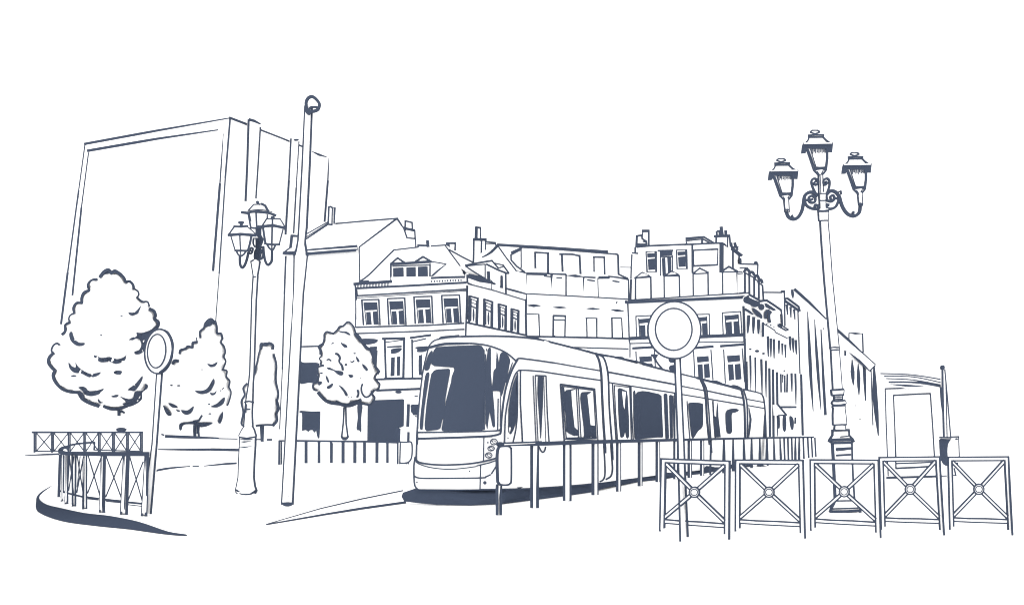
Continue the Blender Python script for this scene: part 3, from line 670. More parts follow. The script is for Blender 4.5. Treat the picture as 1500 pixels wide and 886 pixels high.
b = B(); b.fill([(x, y-4) if i < 16 and x > 607 else (x, y) for i, (x, y) in enumerate(UC_SHADE)], Tram(.08), 1, .05, 0, 9)  # ink band: dark underbody together with the painted shadow beneath the tram
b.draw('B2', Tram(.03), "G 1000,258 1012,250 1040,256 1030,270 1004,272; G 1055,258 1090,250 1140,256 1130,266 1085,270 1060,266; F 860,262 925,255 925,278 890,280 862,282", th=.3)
tm.part('undercarriage_shadow', b)
def roofsurf(px, py): return P(px, py, tramD(px, py+4)+.15)
class RS_:
    n = None
    def __call__(s, px, py): return roofsurf(px, py)
rs = RS_()
for tx in ("G 202,112 215,107 255,110 275,124 290,134 210,124", "G 860,281 900,279 945,284 992,310 940,302 880,292", "G 1038,316 1060,312 1092,320 1132,345 1090,336 1050,326"):
    tm.part('roof_unit', D_('B1', rs, tx, th=.3))
b = D_('B1', rs, "3 250,124 360,146 470,172; F 270,128 290,128 420,160 415,166; F 455,96 462,90 515,92 508,108 500,120 503,135 520,160 556,202 530,196 510,172 480,128 470,110; G 586,125 600,120 632,125 632,152 606,154 590,145; F 592,178 605,170 632,166 632,222 606,214 588,200", th=.12)
tm.part('pantograph', b)

# ================================================================== railing beside the tram
RG = Plane(GROUND(733, 753), GROUND(1195, 668))
tf = Thing('railing', 'long railing with a rounded end panel running beside the tram', 'railing', GROUND(733, 752))
RK_ = dict(th=.05)
b = B(); R2 = RG.back(-.05)
b.fill([(732,648.5),(733,653.5),(800,652.5),(860,650.3),(1000,645.8),(1100,643),(1192,641.2),(1193,638.6),(1100,640),(1000,642),(860,644.2),(784,647)], R2, 1, .08)
b.draw('A7', R2, "2.4 715,240 900,234 1000,230", th=.05); b.fill(T('A7', [(735,247),(955,239),(955,242),(735,253)]), R2, 0, .01, .0026)
b.draw('A7', R2, "2.6~ 715,262 698,250 698,240 712,238 720,250", th=.05)
tf.part('handrail', b)
b = B(); pp = catmull([(718,263),(762,263),(778,275),(783,300),(783,500),(774,530),(755,541),(712,540),(694,525),(689,500),(685,350),(690,290),(700,268)], True, 4)
b.fill(T('A7', pp), R2, 0, .03, .0002); b.stroke(T('A7', pp), 2.8, R2, '', .04, False, 1, True); tf.part('end_panel', b)
def fpost(t, surf, xl, xr, yt, yb, wl, wr, lean=0):
    wl *= .82; wr *= .82
    b = B(); b.fill([(xl,yt),(xr,yt),(xr+lean,yb),(xl+lean,yb)], surf, 0, .03, .0002)
    b.stroke([(xl,yt),(xl+lean,yb)], wl, surf, '', .05)
    if wr: b.stroke([(xr,yt),(xr+lean,yb)], wr, surf, '', .05)
    return t.part('post', b)
for xl, xr, yb, wl, wr in ((729.2,734.6,753.5,2.8,2.6),(779.8,788.5,743,3.2,3),(827.3,835.8,732.5,2.6,4),(869.5,876,724,3.6,2.4),(905,909.3,719,2.8,1.8),(937,940.6,711,3.6,1.8),(962.8,966.5,705,3,1.6),(988.5,992,701,2.4,1.6),(1009.6,1013,699,3,1.8),(1027.6,1031,696,2.4,1.6)):
    yt = 709.5 if xl < 740 else interp(xl, [(733,653),(860,650),(1000,645.5),(1192,641)])
    fpost(tf, RG, xl, xr, yt, yb, wl, wr)
for x, w_, ln in ((1042,1.8,-1),(1061,4,0),(1074.5,3,0),(1090,3.6,1),(1101.5,3,0),(1113.5,3,0),(1124,4,0),(1134,2.8,1),(1143,2.8,1.5),(1149,2,1),(1154.5,2,1),(1160,2,1),(1165.5,3,0),(1171,3,0),(1177,2,1),(1183.5,2,1.5),(1189,1.8,1.5),(1194,1.8,1.5)):
    b = B(); yb = interp(x, [(1028,697),(1195,668)]); yt = interp(x, [(1000,645.5),(1192,641)])
    b.stroke([(x, yt), (x+ln, yb)], w_, RG, '<' if w_ > 2.5 else '', .05); tf.part('post', b)

RL = Plane(GROUND(410, 678.5), GROUND(600, 679.5))
rl = Thing('railing', 'straight low railing with a rounded end panel in front of the small leafy tree', 'railing', GROUND(500, 679))
b = B(); b.draw('A2', RL, "3 15,684 200,686 395,688 565,693", th=.05); b.draw('R5', RL, "2.6 250,545 266,545", th=.05); rl.part('handrail', b)
for x, w_ in ((67,4.4),(137,4),(202,3),(267,4.6),(330,4.2),(383,4.2),(449,3.8),(507,3.6)):
    rl.part('post', D_('A2', RL, "%g %g,694 %g,800" % (w_, x, x), th=.05))
rl.part('post', D_('R5', RL, "3.2 251,546 250,631; 1.8 259,548 258,631", th=.05))
for x in (202, 330, 449): b = D_('A2', RL, "1.2 %g,696 %g,802" % (x+8, x+7), th=.04); rl.part('baluster', b)
b = B(); b.fill(T('A2', [(568,690),(578,690),(572,868),(562,868)]), RL, 0, .03, .0002); b.draw('A2', RL, "3.2 572,620 570,690; 2.6 560,615 562,660; 2.6 563,695 562,868; 1.6 576,695 572,868", th=.05); rl.part('post', b)
b = B(); b.fill(T('A2', [(608,800),(620,800),(620,868),(612,868)]), RL, 0, .03, .0002); b.draw('A2', RL, "1.8 609,803 612,868; 1.8 620,803 619,868", th=.05); rl.part('post', b)
b = B(); b.fill(T('A2', [(575,690),(638,692),(642,740),(636,780),(618,802),(573,804)]), RL, 0, .03, .0002); b.draw('A2', RL, "2.2~ 575,690 610,691 636,692 641,730 637,775 622,798 600,804 575,804; 2 577,692 574,804", th=.03); rl.part('end_panel', b)

# ================================================================== braced fence far left
FB = Front(GROUND(130, 663).y)
fb = Thing('fence', 'straight fence with crossed braces behind the curved fence', 'fence', GROUND(130, 663))
b = B(); b.draw('R3', FB, "3 96,187 668,187", th=.06); fb.part('top_rail', b)
b = B(); b.draw('R3', FB, "2 112,285 240,284; 1.8 420,279 668,286", th=.06); fb.part('bottom_rail', b)
xs = (112,203,289,370,445,519,592,664)
for x in xs:
    b = B(); b.fill(T('R3', [(x-5,188),(x+4,188),(x+4,290),(x-5,290)]), FB, 0, .03, .0002)
    b.draw('R3', FB, "2.6 %g,190 %g,290; 1.5 %g,190 %g,288" % (x-5, x-5, x+4, x+4), th=.05); fb.part('post', b)
for a, c in zip(xs, xs[1:]):
    fb.part('cross_brace', D_('R3', FB, "1.5 %g,192 %g,282; 1.5 %g,192 %g,284" % (a+6, c-7, c-7, a+6), th=.03))
fb.part('top_rail', D_('R3', FB, "E 558,174 28,11", th=.08), label='dark oval blob on top of the rail') if 0 else None

# ================================================================== curved fence
CFT = [(85.5,728),(91,733),(97.5,737.5),(108,741),(123,745),(149,749.5),(181,752),(216,754.5)]
class Curve_:
    n = None
    def __init__(s, off=0): s.off = off
    def __call__(s, px, py):
        fy = interp(px, CFT); g_ = GROUND(px, fy); return P(px, py, g_.y + s.off)
CU = Curve_()
cf = Thing('curved_fence', 'curved fence with crossed braces standing on the dark kerb of the corner island', 'fence', GROUND(149, 749))
zr = CU(149, 664).z
class Rail:
    n = None
    def __call__(s, px, py):
        r = ray(px, py); t = (zr - EYE)/r.z; p = CAM + r*t
        return p
RLs = Rail()
b = B()
b.draw('R3', RLs, "3~ 262,268 290,256 330,247 418,239; 4.6~ 285,262 250,270 238,283 248,295 290,300; G 285,257 255,265 235,280 238,293 262,299 300,301 300,291 268,289 258,281 266,272 290,264", th=.05)
b.draw('R3', CU, "5.2~ 238,284 262,293 300,296 450,297 600,297 700,298; 2 250,302 330,305 450,308 690,308; 3 420,240 418,278", th=.05)
b.fill(T('R3', [(262,300),(450,303),(690,303),(690,308),(450,308),(262,304)]), CU, 0, .04, .0005, 9)
cf.part('top_rail', b)
cf.part('bottom_rail', D_('R3', CU, "2.8 245,492 300,508 356,521; 2.8 385,524 440,531; 3 476,536 555,544; 3 592,550 665,557; 1.4 385,532 440,538; 1.4 480,545 555,552; 1.4 592,562 662,570", th=.05))
for xl, xr, xl2, xr2, yb, wl, wr in ((238,244,231,237,520,2.6,2.6),(253,259,248,254,542,2.2,1.6),(272,283,268,279,556,2.4,2.6),(303,322,306,320,568,2.6,3),(364,378,360,378,582,3,2.6),(455,473,446,468,600,2.2,4),(572,596,556,586,610,3,4.4),(684,697,665,687,618,3.2,4)):
    b = B(); b.fill(T('R3', [(xl,305),(xr,305),(xr2,yb),(xl2,yb)]), CU, 0, .03, .0002, 9)
    b.stroke(T('R3', [(xl,305),(xl2,yb)]), wl, CU, '', .05); b.stroke(T('R3', [(xr,305),(xr2,yb)]), wr, CU, '', .05); b.stroke(T('R3', [(xl2,yb-2),(xr2,yb)]), 1.4, CU, '', .05)
    if xl > 450 and xl < 680: b.stroke(T('R3', [((xl+xr)/2+2,310),((xl2+xr2)/2+2,yb-4)]), 1.6, CU, '', .05)
    cf.part('post', b)
for tx in ("2 602,312 668,545; 2 672,340 594,540","2 480,312 560,530; 2 566,312 478,522","2 388,312 452,530; 2 455,315 384,502","2 330,310 362,512; 2 362,315 328,500","1.8 290,310 310,505; 1.8 312,312 286,490","2.2 290,312 278,500","1.8 262,310 258,500; 1.6 345,312 330,470"):
    cf.part('cross_brace', D_('R3', CU, tx, th=.03))

# ================================================================== pedestrian barriers
def barrier(tile, tl, tr_, br, bl, label, ratio=1.0):
    a, c = T(tile, [bl, br]); ga, gc = GROUND(*a), GROUND(*c)
    s = Plane(ga, gc); t = Thing('barrier', label, 'barrier', (ga+gc)/2, group='crossed steel barriers in a row along the kerb')
    def mp(u, v): return ((tl[0]*(1-u)+tr_[0]*u)*(1-v)+(bl[0]*(1-u)+br[0]*u)*v, (tl[1]*(1-u)+tr_[1]*u)*(1-v)+(bl[1]*(1-u)+br[1]*u)*v)
    def ln(b, pts, w=2.4, th=.04): b.stroke(T(tile, [mp(*p) for p in pts]), w, s, '', th)
    def wh(b, pts, e=.0003): b.fill(T(tile, [mp(*p) for p in pts]), s, 0, .035, e)
    b = B(); wh(b, [(0,0),(1,0),(1,.045),(0,.045)]); wh(b, [(0,.045),(.062,.045),(.062,.92),(0,.965)]); wh(b, [(.935,.045),(1,.045),(1,1),(.935,.945)])
    ln(b, [(0,.965),(0,0),(1,0),(1,1)], 2.6); ln(b, [(.062,.92),(.062,.048),(.935,.048),(.935,.935)], 2.5); t.part('frame', b)
    b = B(); wh(b, [(.062,.805),(.935,.805),(.935,.85),(.062,.85)]); ln(b, [(.062,.808),(.3,.812),(.6,.806),(.935,.808)], 2.2); ln(b, [(.062,.856),(.4,.858),(.935,.856)], 2); t.part('bottom_rail', b)
    cx, cy = .49, .422
    for (x, y) in ((.07,.06),(.93,.055),(.07,.775),(.93,.775)):
        dx, dy = cx-x, cy-y; n = Vector((-dy, dx)).normalized()*.021; b = B()
        wh(b, [(x+n.x,y+n.y),(cx+n.x,cy+n.y),(cx-n.x,cy-n.y),(x-n.x,y-n.y)], .0004)
        ln(b, [(x+n.x,y+n.y),(cx+n.x,cy+n.y)], 2.2); ln(b, [(x-n.x,y-n.y),(cx-n.x,cy-n.y)], 2.2); t.part('brace', b)
    c = T(tile, [mp(cx, cy)])[0]; b = B(); b.fill(ell(c[0], c[1], 8, 8, 24), s, 0, .03, .0020)
    b.stroke(ell(c[0], c[1], 7.3, 7.5), 2.1, s, '', .05, False, 1, True, eps=.0022); b.stroke(ell(c[0], c[1], 4.8, 4.6), 1.4, s, '', .05, False, 1, True, eps=.0022); t.part('ring', b)
barrier('B2', (465,222), (893,237), (890,725), (455,690), 'barrier standing in front of the post of the big round sign')
barrier('B2', (932,230), (1355,232), (1368,718), (930,690), 'barrier between the one at the round sign and the one at the ornate lamp foot')
barrier('B5', (118,235), (558,237), (573,735), (122,705), 'barrier standing directly in front of the foot of the ornate lamp post')
barrier('B5', (565,220), (955,215), (985,718), (578,700), 'barrier standing in front of the bus shelter panel')
barrier('B5', (1010,218), (1400,215), (1427,718), (1022,700), 'barrier at the open end of the row past the bin')

# ================================================================== round signs
def sign(D, foot, label, post_poly, post_lines, outer, inner, wo, wi, loc):
    t = Thing('round_sign', label, 'sign', loc); s = Front(D)
    b = B(); b.fill(post_poly, s, 0, .09, 0); 
    for pts, w_ in post_lines: b.stroke(pts, w_, s, '', .09, eps=.0004)
    t.part('post', b)
    s2 = Front(D-.05); b = B(); b.fill(outer, s2, 0, .05, 0); b.stroke(outer, wo, s2, '', .055, False, 1, True, eps=.0006); fc = t.part('disc', b)
    b = B(); b.fill(inner, s2, 0, .006, .0010); b.stroke(inner, wi, s2, '', .01, False, 1, True, eps=.0014); t.part('face', b, fc)
    return t
D1 = GROUND(218, 753.8).y
t = sign(D1, None, 'blank oval looking round sign seen obliquely beside the curved fence', [(229,545),(236.5,545),(220.6,752.6),(213.2,752.6)],
     [([(229.2,546),(222.5,650),(215.5,700)],1.8), ([(237,544),(229,650),(220.4,752)],2)],
     ell(231.9, 514.5, 20.3, 32.6, 40, .08), ell(229.2, 514, 13.3, 24.6, 36, .07), 2.4, 2, GROUND(217, 754.5))
b = B(); s_ = Front(D1-.06); b.draw('R2', s_, "2.4~ 655,360 690,375 712,415 718,455 705,520 680,560 650,585", th=.03, eps=.001); t.part('rim', b)
D2 = GROUND(1000, 781).y + .3
sign(D2, None, 'big blank round sign on a tall post in front of the tram', [(988.4,520),(996.6,520),(1002.3,646),(1008.6,785),(997.7,787),(993.2,646)],
     [([(988.6,526),(993.2,647),(996.8,792)],2.4), ([(996.4,525),(1001.8,647),(1008,785)],2.6)],
     ell(988, 483.3, 38.8, 41.8, 48), ell(987, 482.2, 26.8, 30.6, 40), 2.4, 2.2, GROUND(1003, 787))

# ================================================================== tall mast
D3 = GROUND(420, 741).y
ms = Thing('mast', 'tall slender catenary mast with a small ring at its top left of the tram', 'mast', GROUND(420, 741))
pr = [(155,446.5,457),(240,443,453.5),(333,438,449),(352,436.8,447),(366,434.6,446.5),(374,432.5,449),(430,429.7,444.3),(580,421.4,436.8),(736,412.7,428.6)]
b = B(); b.revolve('X', pr, D3, 16, 1.2)
s_ = Front(D3)
b.stroke([(447,156),(443,240),(438,333),(436.5,354),(434,366),(430.5,372)], 3.2, s_, '', .03, eps=0); b.stroke([(430.5,373),(429.7,430),(427,480)], 1.7, s_, '', .03, eps=0); b.stroke([(427,480),(421.4,580),(412.7,738)], 2.8, s_, '', .03, eps=0)
b.stroke([(456.5,158),(453.5,240),(449,333),(446.3,352),(448.5,368),(450,374)], 3, s_, '', .03, eps=0); b.stroke([(450,374),(444.3,430),(441,490)], 1.8, s_, '', .03, eps=0); b.stroke([(441,490),(436.8,580),(428.5,738)], 2.6, s_, '', .03, eps=0)
b.draw('R5', Front(D3-.13), "2.4 258,776 300,776; E 281,780 20,8; E 286,749 2,2", th=.02, eps=0)
ms.part('pole', b)
b = D_('R4', Front(D3-.13), "4.2~ 412,100 408,60 420,38 440,36 462,58 465,75 455,92 432,98 414,92; 2.6~ 418,92 430,80 455,80 462,92; G 405,84 424,90 430,104 420,112 406,104", th=.04, eps=0); ms.part('ring', b)

# ================================================================== lamp posts
SQ = 1
def lathe_part(t, name, tile, prof, D, w=2.4, seg=14, shrink=1.0, extra='', wl=None, square=False, dk=1.0, parent=None):
    b = B(); b.revolve(tile, prof, D, seg, shrink, 0, square, dk); b.outline(tile, prof, D, w, .03, wl)
    if extra:
        mxr = max((r-l)/2 for _, l, r in prof)/TILES[tile][2]*scale_at(P(750, 500, D))
        b.draw(tile, Front(D - (0 if square else mxr*dk) - .01), extra, th=.01, eps=0)
    return t.part(name, b, parent)
D4 = GROUND(362, 720).y
lp = Thing('lamp_post', 'three headed lamp post standing in front of the slab tower', 'lamp post', GROUND(362, 720))
lathe_part(lp, 'base', 'R5', [(540,105,162),(560,104,162),(620,101,158),(680,99,156),(712,93,160),(730,89,166),(738,95,160)], D4, 3, extra="3~ 92,728 108,739 128,742 148,739 165,728; 2.6 105,532 130,536 158,531; 2.4= 104,548 120,549 146,546; 2.4= 104,569 120,569 148,565; 1.8 108,540 150,540")
lathe_part(lp, 'collar', 'R5', [(490,122,150),(505,112,158),(525,102,164),(540,105,162)], D4, 2.6)
lathe_part(lp, 'pole', 'R5', [(-64,154.7,170.6),(25,149,165),(150,146,161),(290,142,157),(330,138,154),(400,127,152),(440,124,150),(490,120,152)], D4, 2.4, extra="2.4 122,402 138,398 155,403; 2.2 125,428 142,428; 2.4 128,410 126,440; 2.4 152,398 156,404", wl=3)
lathe_part(lp, 'neck', 'B7', [(555,288,312),(570,262,336),(600,268,332),(690,282,316),(700,284,312)], D4, 2.6, extra="2.4 283,693 292,697 300,693; 1.8 262,572 285,558; 1.8 336,566 322,556")
def lantern(t, tile, D, body, roof, txt_roof, txt_glass, dk=.42, name='lantern'):
    b = B(); b.revolve(tile, body, D, 4, 1.2, 0, True, dk); mr = max((r-l)/2 for _, l, r in body)/TILES[tile][2]*scale_at(P(750, 400, D))*dk
    b.draw(tile, Front(D-.010), txt_glass, th=.012, eps=0); f = t.part(name, b)
    b = B(); b.revolve(tile, roof, D, 4, 1.2, 0, True, dk); mr = max((r-l)/2 for _, l, r in roof)/TILES[tile][2]*scale_at(P(750, 400, D))*dk
    b.draw(tile, Front(D-.012), txt_roof, th=.014, eps=0); t.part('lantern_roof', b, f)
    return f
lantern(lp, 'B7', D4, [(172,242,398),(300,262,380)], [(106,284,352),(158,238,398),(178,200,440)],
    "E 316,90 14,12; 3 320,95 332,108; 2 238,160 285,108 350,105; 4.6 350,103 378,118 400,157; 5 188,172 240,178; 3.4 240,174 320,162 400,174; 4.6~ 320,168 400,176 462,196; 1.5~ 250,158 340,150 435,168",
    "3.2 241,185 260,290; 3 304,178 310,300; 2.4 396,192 396,222; 3.4 258,298 330,300; 1.8 250,180 262,240")
lantern(lp, 'B7', D4-.5, [(360,102,265),(480,137,240),(492,145,220),(520,172,190)], [(286,126,228),(355,80,300)],
    "G 160,248 183,242 207,248 205,262 196,268 198,280 172,280 172,268 160,262; 3.6 125,285 180,288 235,283; 2.4 125,290 80,354; 2.2 228,284 270,318 302,350; 5 80,356 180,348 300,358; 4 165,352 215,352",
    "2.4 101,368 135,482; 4 266,362 256,420 238,482; 2.4 172,358 178,480; 3.6 133,481 240,483; 3.2~ 145,486 158,512 180,526 205,512 222,487; 1.8 176,486 180,524")
lantern(lp, 'B7', D4-.5, [(298,362,522),(432,378,492),(440,395,460),(472,420,445)], [(223,390,502),(285,352,536)],
    "G 425,205 452,203 454,222 427,222; 2.4 390,224 352,282; 2.2 390,223 500,225 536,286; 5 325,290 440,277 545,300; 3 437,225 437,290; 3 540,290 540,315; 4 325,285 350,295",
    "4 362,304 370,360 380,426; 2.2 523,312 492,432; 3.2 435,290 432,430; 3.6 374,425 435,433 496,432; 3.4~ 395,436 415,465 440,476 460,440; 2.4 432,434 432,474")
for tx in ("4.4~ 172,525 172,560 175,595 190,620 212,598 232,540 242,482", "4.4~ 433,475 432,530 428,570 400,597 378,565 366,500 362,450",
           "3.2~ 248,490 262,460 278,465 268,500 250,505 244,490 262,480; 3~ 285,380 280,420 292,450; 3~ 345,365 356,390 350,420 340,440; 3.4~ 330,460 358,455 362,500 350,545 322,552; 2.4~ 335,490 350,475 345,500 335,520; 3.4~ 285,370 300,372 305,390"):
    lp.part('bracket', D_('B7', Front(D4-.1), tx, th=.05, eps=0))
b = D_('B7', Front(D4), "4 308,305 308,480; 5.6 334,305 334,470; 2.4 322,305 322,480; G 288,490 300,470 330,470 345,490 338,540 320,556 298,556 284,540", th=.05, eps=0); lp.part('stem', b)

D5 = GROUND(1236, 750).y
lr = Thing('lamp_post', 'ornate three headed lamp post rising behind the row of barriers', 'lamp post', GROUND(1236, 750))
def tmap(a, b0, sx, sy): x0, y0, s = TILES['B3']; return (x0 + (a - 375*sx)/s, y0 + (b0 - 190*sy)/s, s, sx, sy)
def sc_txt(txt, a, b0, sx, sy):
    out = []
    for ln in txt.replace('\n', ';').split(';'):
        tk = ln.split()
        if not tk: continue
        r = [tk[0]]
        for i, p in enumerate(tk[1:]):
            x, y = map(float, p.split(','))
            r.append('%f,%f' % ((x*sx, y*sy) if tk[0][0] in 'EO' and i == 1 else (a+(x-375)*sx, b0+(y-190)*sy)))
        out.append(' '.join(r))
    return ';'.join(out)
GLT = "3.6 403,240 430,320 453,388; 2.2 415,242 440,310 463,375; 1.6 430,240 470,366; 5 550,238 550,310 541,385; 2 462,368 500,370 541,368; F 455,378 470,374 540,374 542,388 530,394 515,384 490,388 468,392 455,388; 3.6~ 455,392 472,410 490,427 515,422 532,405 542,390; 2 478,400 495,425; 2 520,396 506,424;" \
    + ';'.join("1.5 %g,238 %g,%g" % (x, x+2, y) for x, y in ((436,262),(446,270),(456,256),(466,268),(478,262),(490,270),(500,258),(512,266),(522,258),(532,264),(540,258)))
RFT = "2 445,103 480,103; 2.4 430,118 462,128 496,118; 2.4 445,103 430,112 430,119; 2.4 480,103 496,112 496,119; 2 448,130 478,131; 3 414,139 470,135 526,136; 2.2 414,139 412,152 528,151 526,137; 2.6 420,153 412,175 398,190; 3.4~ 520,150 540,172 564,190; F 378,192 592,188 593,198 586,262 550,260 545,236 405,236 395,268 362,271 364,250 368,215"
def olant(a, b0, sx, sy, dz):
    def q(l): return [(b0+(y-190)*sy, a+(x1-375)*sx, a+(x2-375)*sx) for y, x1, x2 in l]
    lantern(lr, 'B3', D5+dz, q([(236,400,552),(385,455,542),(400,470,532),(425,490,515)]), q([(100,442,482),(116,430,496),(130,448,478),(137,414,526),(151,412,528),(172,408,540),(190,378,590),(236,368,588)]), sc_txt(RFT, a, b0, sx, sy), sc_txt(GLT, a, b0, sx, sy), .75)
    b = B(); s_ = Front(D5+dz-.05); b.fill(T('B3', [(a+(x-375)*sx, b0+(y-190)*sy) for x, y in ((382,194),(586,191),(586,198),(382,201))]), s_, 0, .01, .002)
    lr.part('roof_edge', b)
olant(375, 190, 1, 1, 0); olant(665, 343, .945, .92, 0); olant(135, 388, .955, .93, 0)
lathe_part(lr, 'stem', 'B3', [(430,487,518),(555,490,522),(556,490,542),(612,494,540),(675,496,542)], D5, 2.4, extra="2 492,560 540,558; 2.4 494,610 540,608; 1.6 500,430 505,555")
lathe_part(lr, 'collar', 'B3', [(675,484,560),(690,486,560),(754,490,557)], D5, 2.4, extra="2.8 484,680 520,684 560,678; 1.8 486,690 558,688; 2.6 490,754 557,752")
for pr_, tx in (([(600,238,272),(690,247,277)], "2.4 246,676 262,672 278,680; 1.6 262,680 262,692"), ([(555,770,801),(640,779,806)], "3.6 778,634 792,630 806,638; 2.4 780,642 804,646")):
    lathe_part(lr, 'lantern_stub', 'B3', pr_, D5, 2.4, seg=10, extra=tx)
BR = Front(D5-.03)
for tx in ("6.4~ 257,690 272,725 305,742 340,730 368,685 380,630 390,575 420,550 455,552 480,572; 4.6~ 390,605 415,606 430,622 460,620 466,592 445,574 420,585 428,604 445,598; 5~ 387,612 405,645 440,665 478,668 486,648 466,640 462,652; 3.4 298,715 306,735",
           "6.4~ 790,645 782,695 745,720 700,705 668,665 650,620 638,580 610,546 575,540 548,565; 2.8~ 652,562 650,542 638,545; 4.4~ 545,575 555,608 585,615 604,596 596,572 576,578 578,600 590,604; 4.2 640,595 608,592; 5~ 637,600 615,650 580,668 550,662 545,640 562,640; E 740,695 9,12; 3.6 740,700 742,722",
           "4.2~ 470,560 450,520 438,480 445,455 468,452 485,475 472,495 456,485 466,472", "4.2~ 550,555 566,510 568,470 552,450 530,458 522,480 536,495 550,484 540,472"):
    lr.part('bracket', D_('B3', BR, tx, th=.05, eps=0))
b = B(); prof = T('B3', [(500,760),(508,886)]); 
lathe_part(lr, 'pole', 'X', [(323,1201.6,1212.6),(350,1203.2,1215),(410,1207.6,1219.2),(509,1216.6,1229)], D5, 2.4)
lathe_part(lr, 'shaft', 'B4', [(325,250,293),(335,253,293),(430,258,300),(525,263,307)], D5, 2.4, extra="2.2 250,326 272,322 295,325; 2.2 252,337 293,335")
lathe_part(lr, 'collar', 'B4', [(528,255,315),(554,259,312),(556,269,308),(578,270,308)], D5, 3, extra="3.4 255,529 315,524; 3 258,554 312,551; 1.8 268,564 308,561; 2 270,573 306,571; 2 258,545 262,556")
lathe_part(lr, 'collar', 'B4', [(580,264,320),(590,258,325),(600,264,320),(612,262,320)], D5, 3, extra="3 262,582 320,578; 3.2 264,601 300,602 320,597; 1.8 266,606 318,604")
lathe_part(lr, 'baluster', 'B4', [(605,265,318),(650,263,324),(695,264,328)], D5, 3, extra="2.6 264,696 325,694")
lathe_part(lr, 'collar', 'B4', [(700,272,321),(718,270,323)], D5, 2.6)
lathe_part(lr, 'pedestal_cap', 'B4', [(720,262,340),(745,262,341),(765,248,360),(772,245,364),(780,258,350)], D5, 3.4, square=True, dk=.6, extra="4 262,722 340,720; 3 246,771 362,768; 1.8 300,753 345,748; 3.4 258,782 350,780; 2 250,764 358,760")
lathe_part(lr, 'pedestal', 'B5', [(125,263,388),(250,271,391),(380,277,397),(498,282,406)], D5, 3.6, square=True, dk=.6, wl=4, extra="3.2 288,163 378,158 ; 2 380,165 295,175; 3.4 290,206 378,201; 2 262,130 386,128; 2.2 288,163 290,175")
lathe_part(lr, 'foot', 'B5', [(498,281,405),(520,272,418),(548,256,442),(570,250,444)], D5, 4, square=True, dk=.6, extra="2.4 281,500 405,498; 2.4 262,551 440,545; 4.4 250,568 350,567 444,562")

# ================================================================== bus shelter and bin
D6 = GROUND(1300, 699).y
sh = Thing('bus_shelter', 'bus shelter with a curved roof and a framed panel beyond the barriers', 'bus shelter', GROUND(1335, 699))
s6 = Front(D6)
b = B(); b.fill([(1297,569),(1379,566),(1385,697),(1301,699)], s6, 0, .12, .0)
b.draw('B4', s6, "2.4 514,522 640,518 786,512; 2 514,524 519,700 525,853"); b.draw('B5', s6, "2 610,0 622,336; 3.4 614,350 760,346 930,341; 2 945,340 1000,338; 1.6 1010,335 1060,335"); sh.part('panel', b)
b = B(); b.draw('B4', s6, "2.4 554,554 640,549 731,545; 2 554,554 560,700 566,853; 2.2 731,545 742,700 751,853"); b.draw('B5', s6, "2 665,0 672,290; 1.8 908,0 923,215; 2.4 673,258 800,254 930,249; 3 673,289 800,283 905,277; 2 673,252 673,290"); sh.part('panel_frame', b)
b = B(); s7 = Front(D6-.6); b.fill(T('B4', [(492,448),(640,453),(792,476),(792,514),(640,518),(535,500)]), s7, 0, .3, 0)
b.draw('B4', s7, "2~ 492,449 640,455 790,478; 1.8~ 510,461 650,465 790,494; 1.8~ 520,473 650,480 790,505; 3~ 533,490 660,492 790,512; 3.4=~ 538,501 620,507 700,511; 2.6=~ 600,490 700,492 790,506"); sh.part('roof', b)
b = B(); b.fill(T('B4', [(786,430),(802,430),(829,752),(794,752)]), Front(D6-.7), 0, .1, 0); b.draw('B4', Front(D6-.7), "2.8 790,432 792,560 797,752; 1.8 801,430 815,580 829,750; 1.5 806,480 812,752; E 793,420 8,12", th=.1)
b.draw('B4', Front(D6-.7), "F 779,514 787,514 795,640 792,640 784,590", th=.05); sh.part('post', b)
D7 = GROUND(1390, 696).y
lb = Thing('litter_bin', 'box shaped litter bin with a dark side at the post of the shelter', 'litter bin', GROUND(1390, 697)); s8 = Front(D7-1.2)
b = B(); b.fill(T('B5', [(955,88),(1078,85),(1084,225),(1060,338),(965,338)]), s8, 0, .4, 0)
b.draw('B5', s8, "1.8 1078,90 1083,222; 2.6 955,100 962,240; 3.4 1008,258 1072,257; 2.6 1050,290 1060,336")
b.draw('B5', s8, "G 958,102 1000,100 1030,98 1012,130 1006,180 1010,265 985,268 967,240 959,160"); lb.part('body', b)
b = B(); b.fill(T('B5', [(952,86),(1080,82),(1080,100),(952,104)]), Front(D7-1.25), 0, .5, 0); b.draw('B5', Front(D7-1.25), "2.6 955,90 1078,85; 1.6 958,101 1030,97; E 1064,100 10,6; 2 1079,85 1079,100"); lb.part('lid', b)

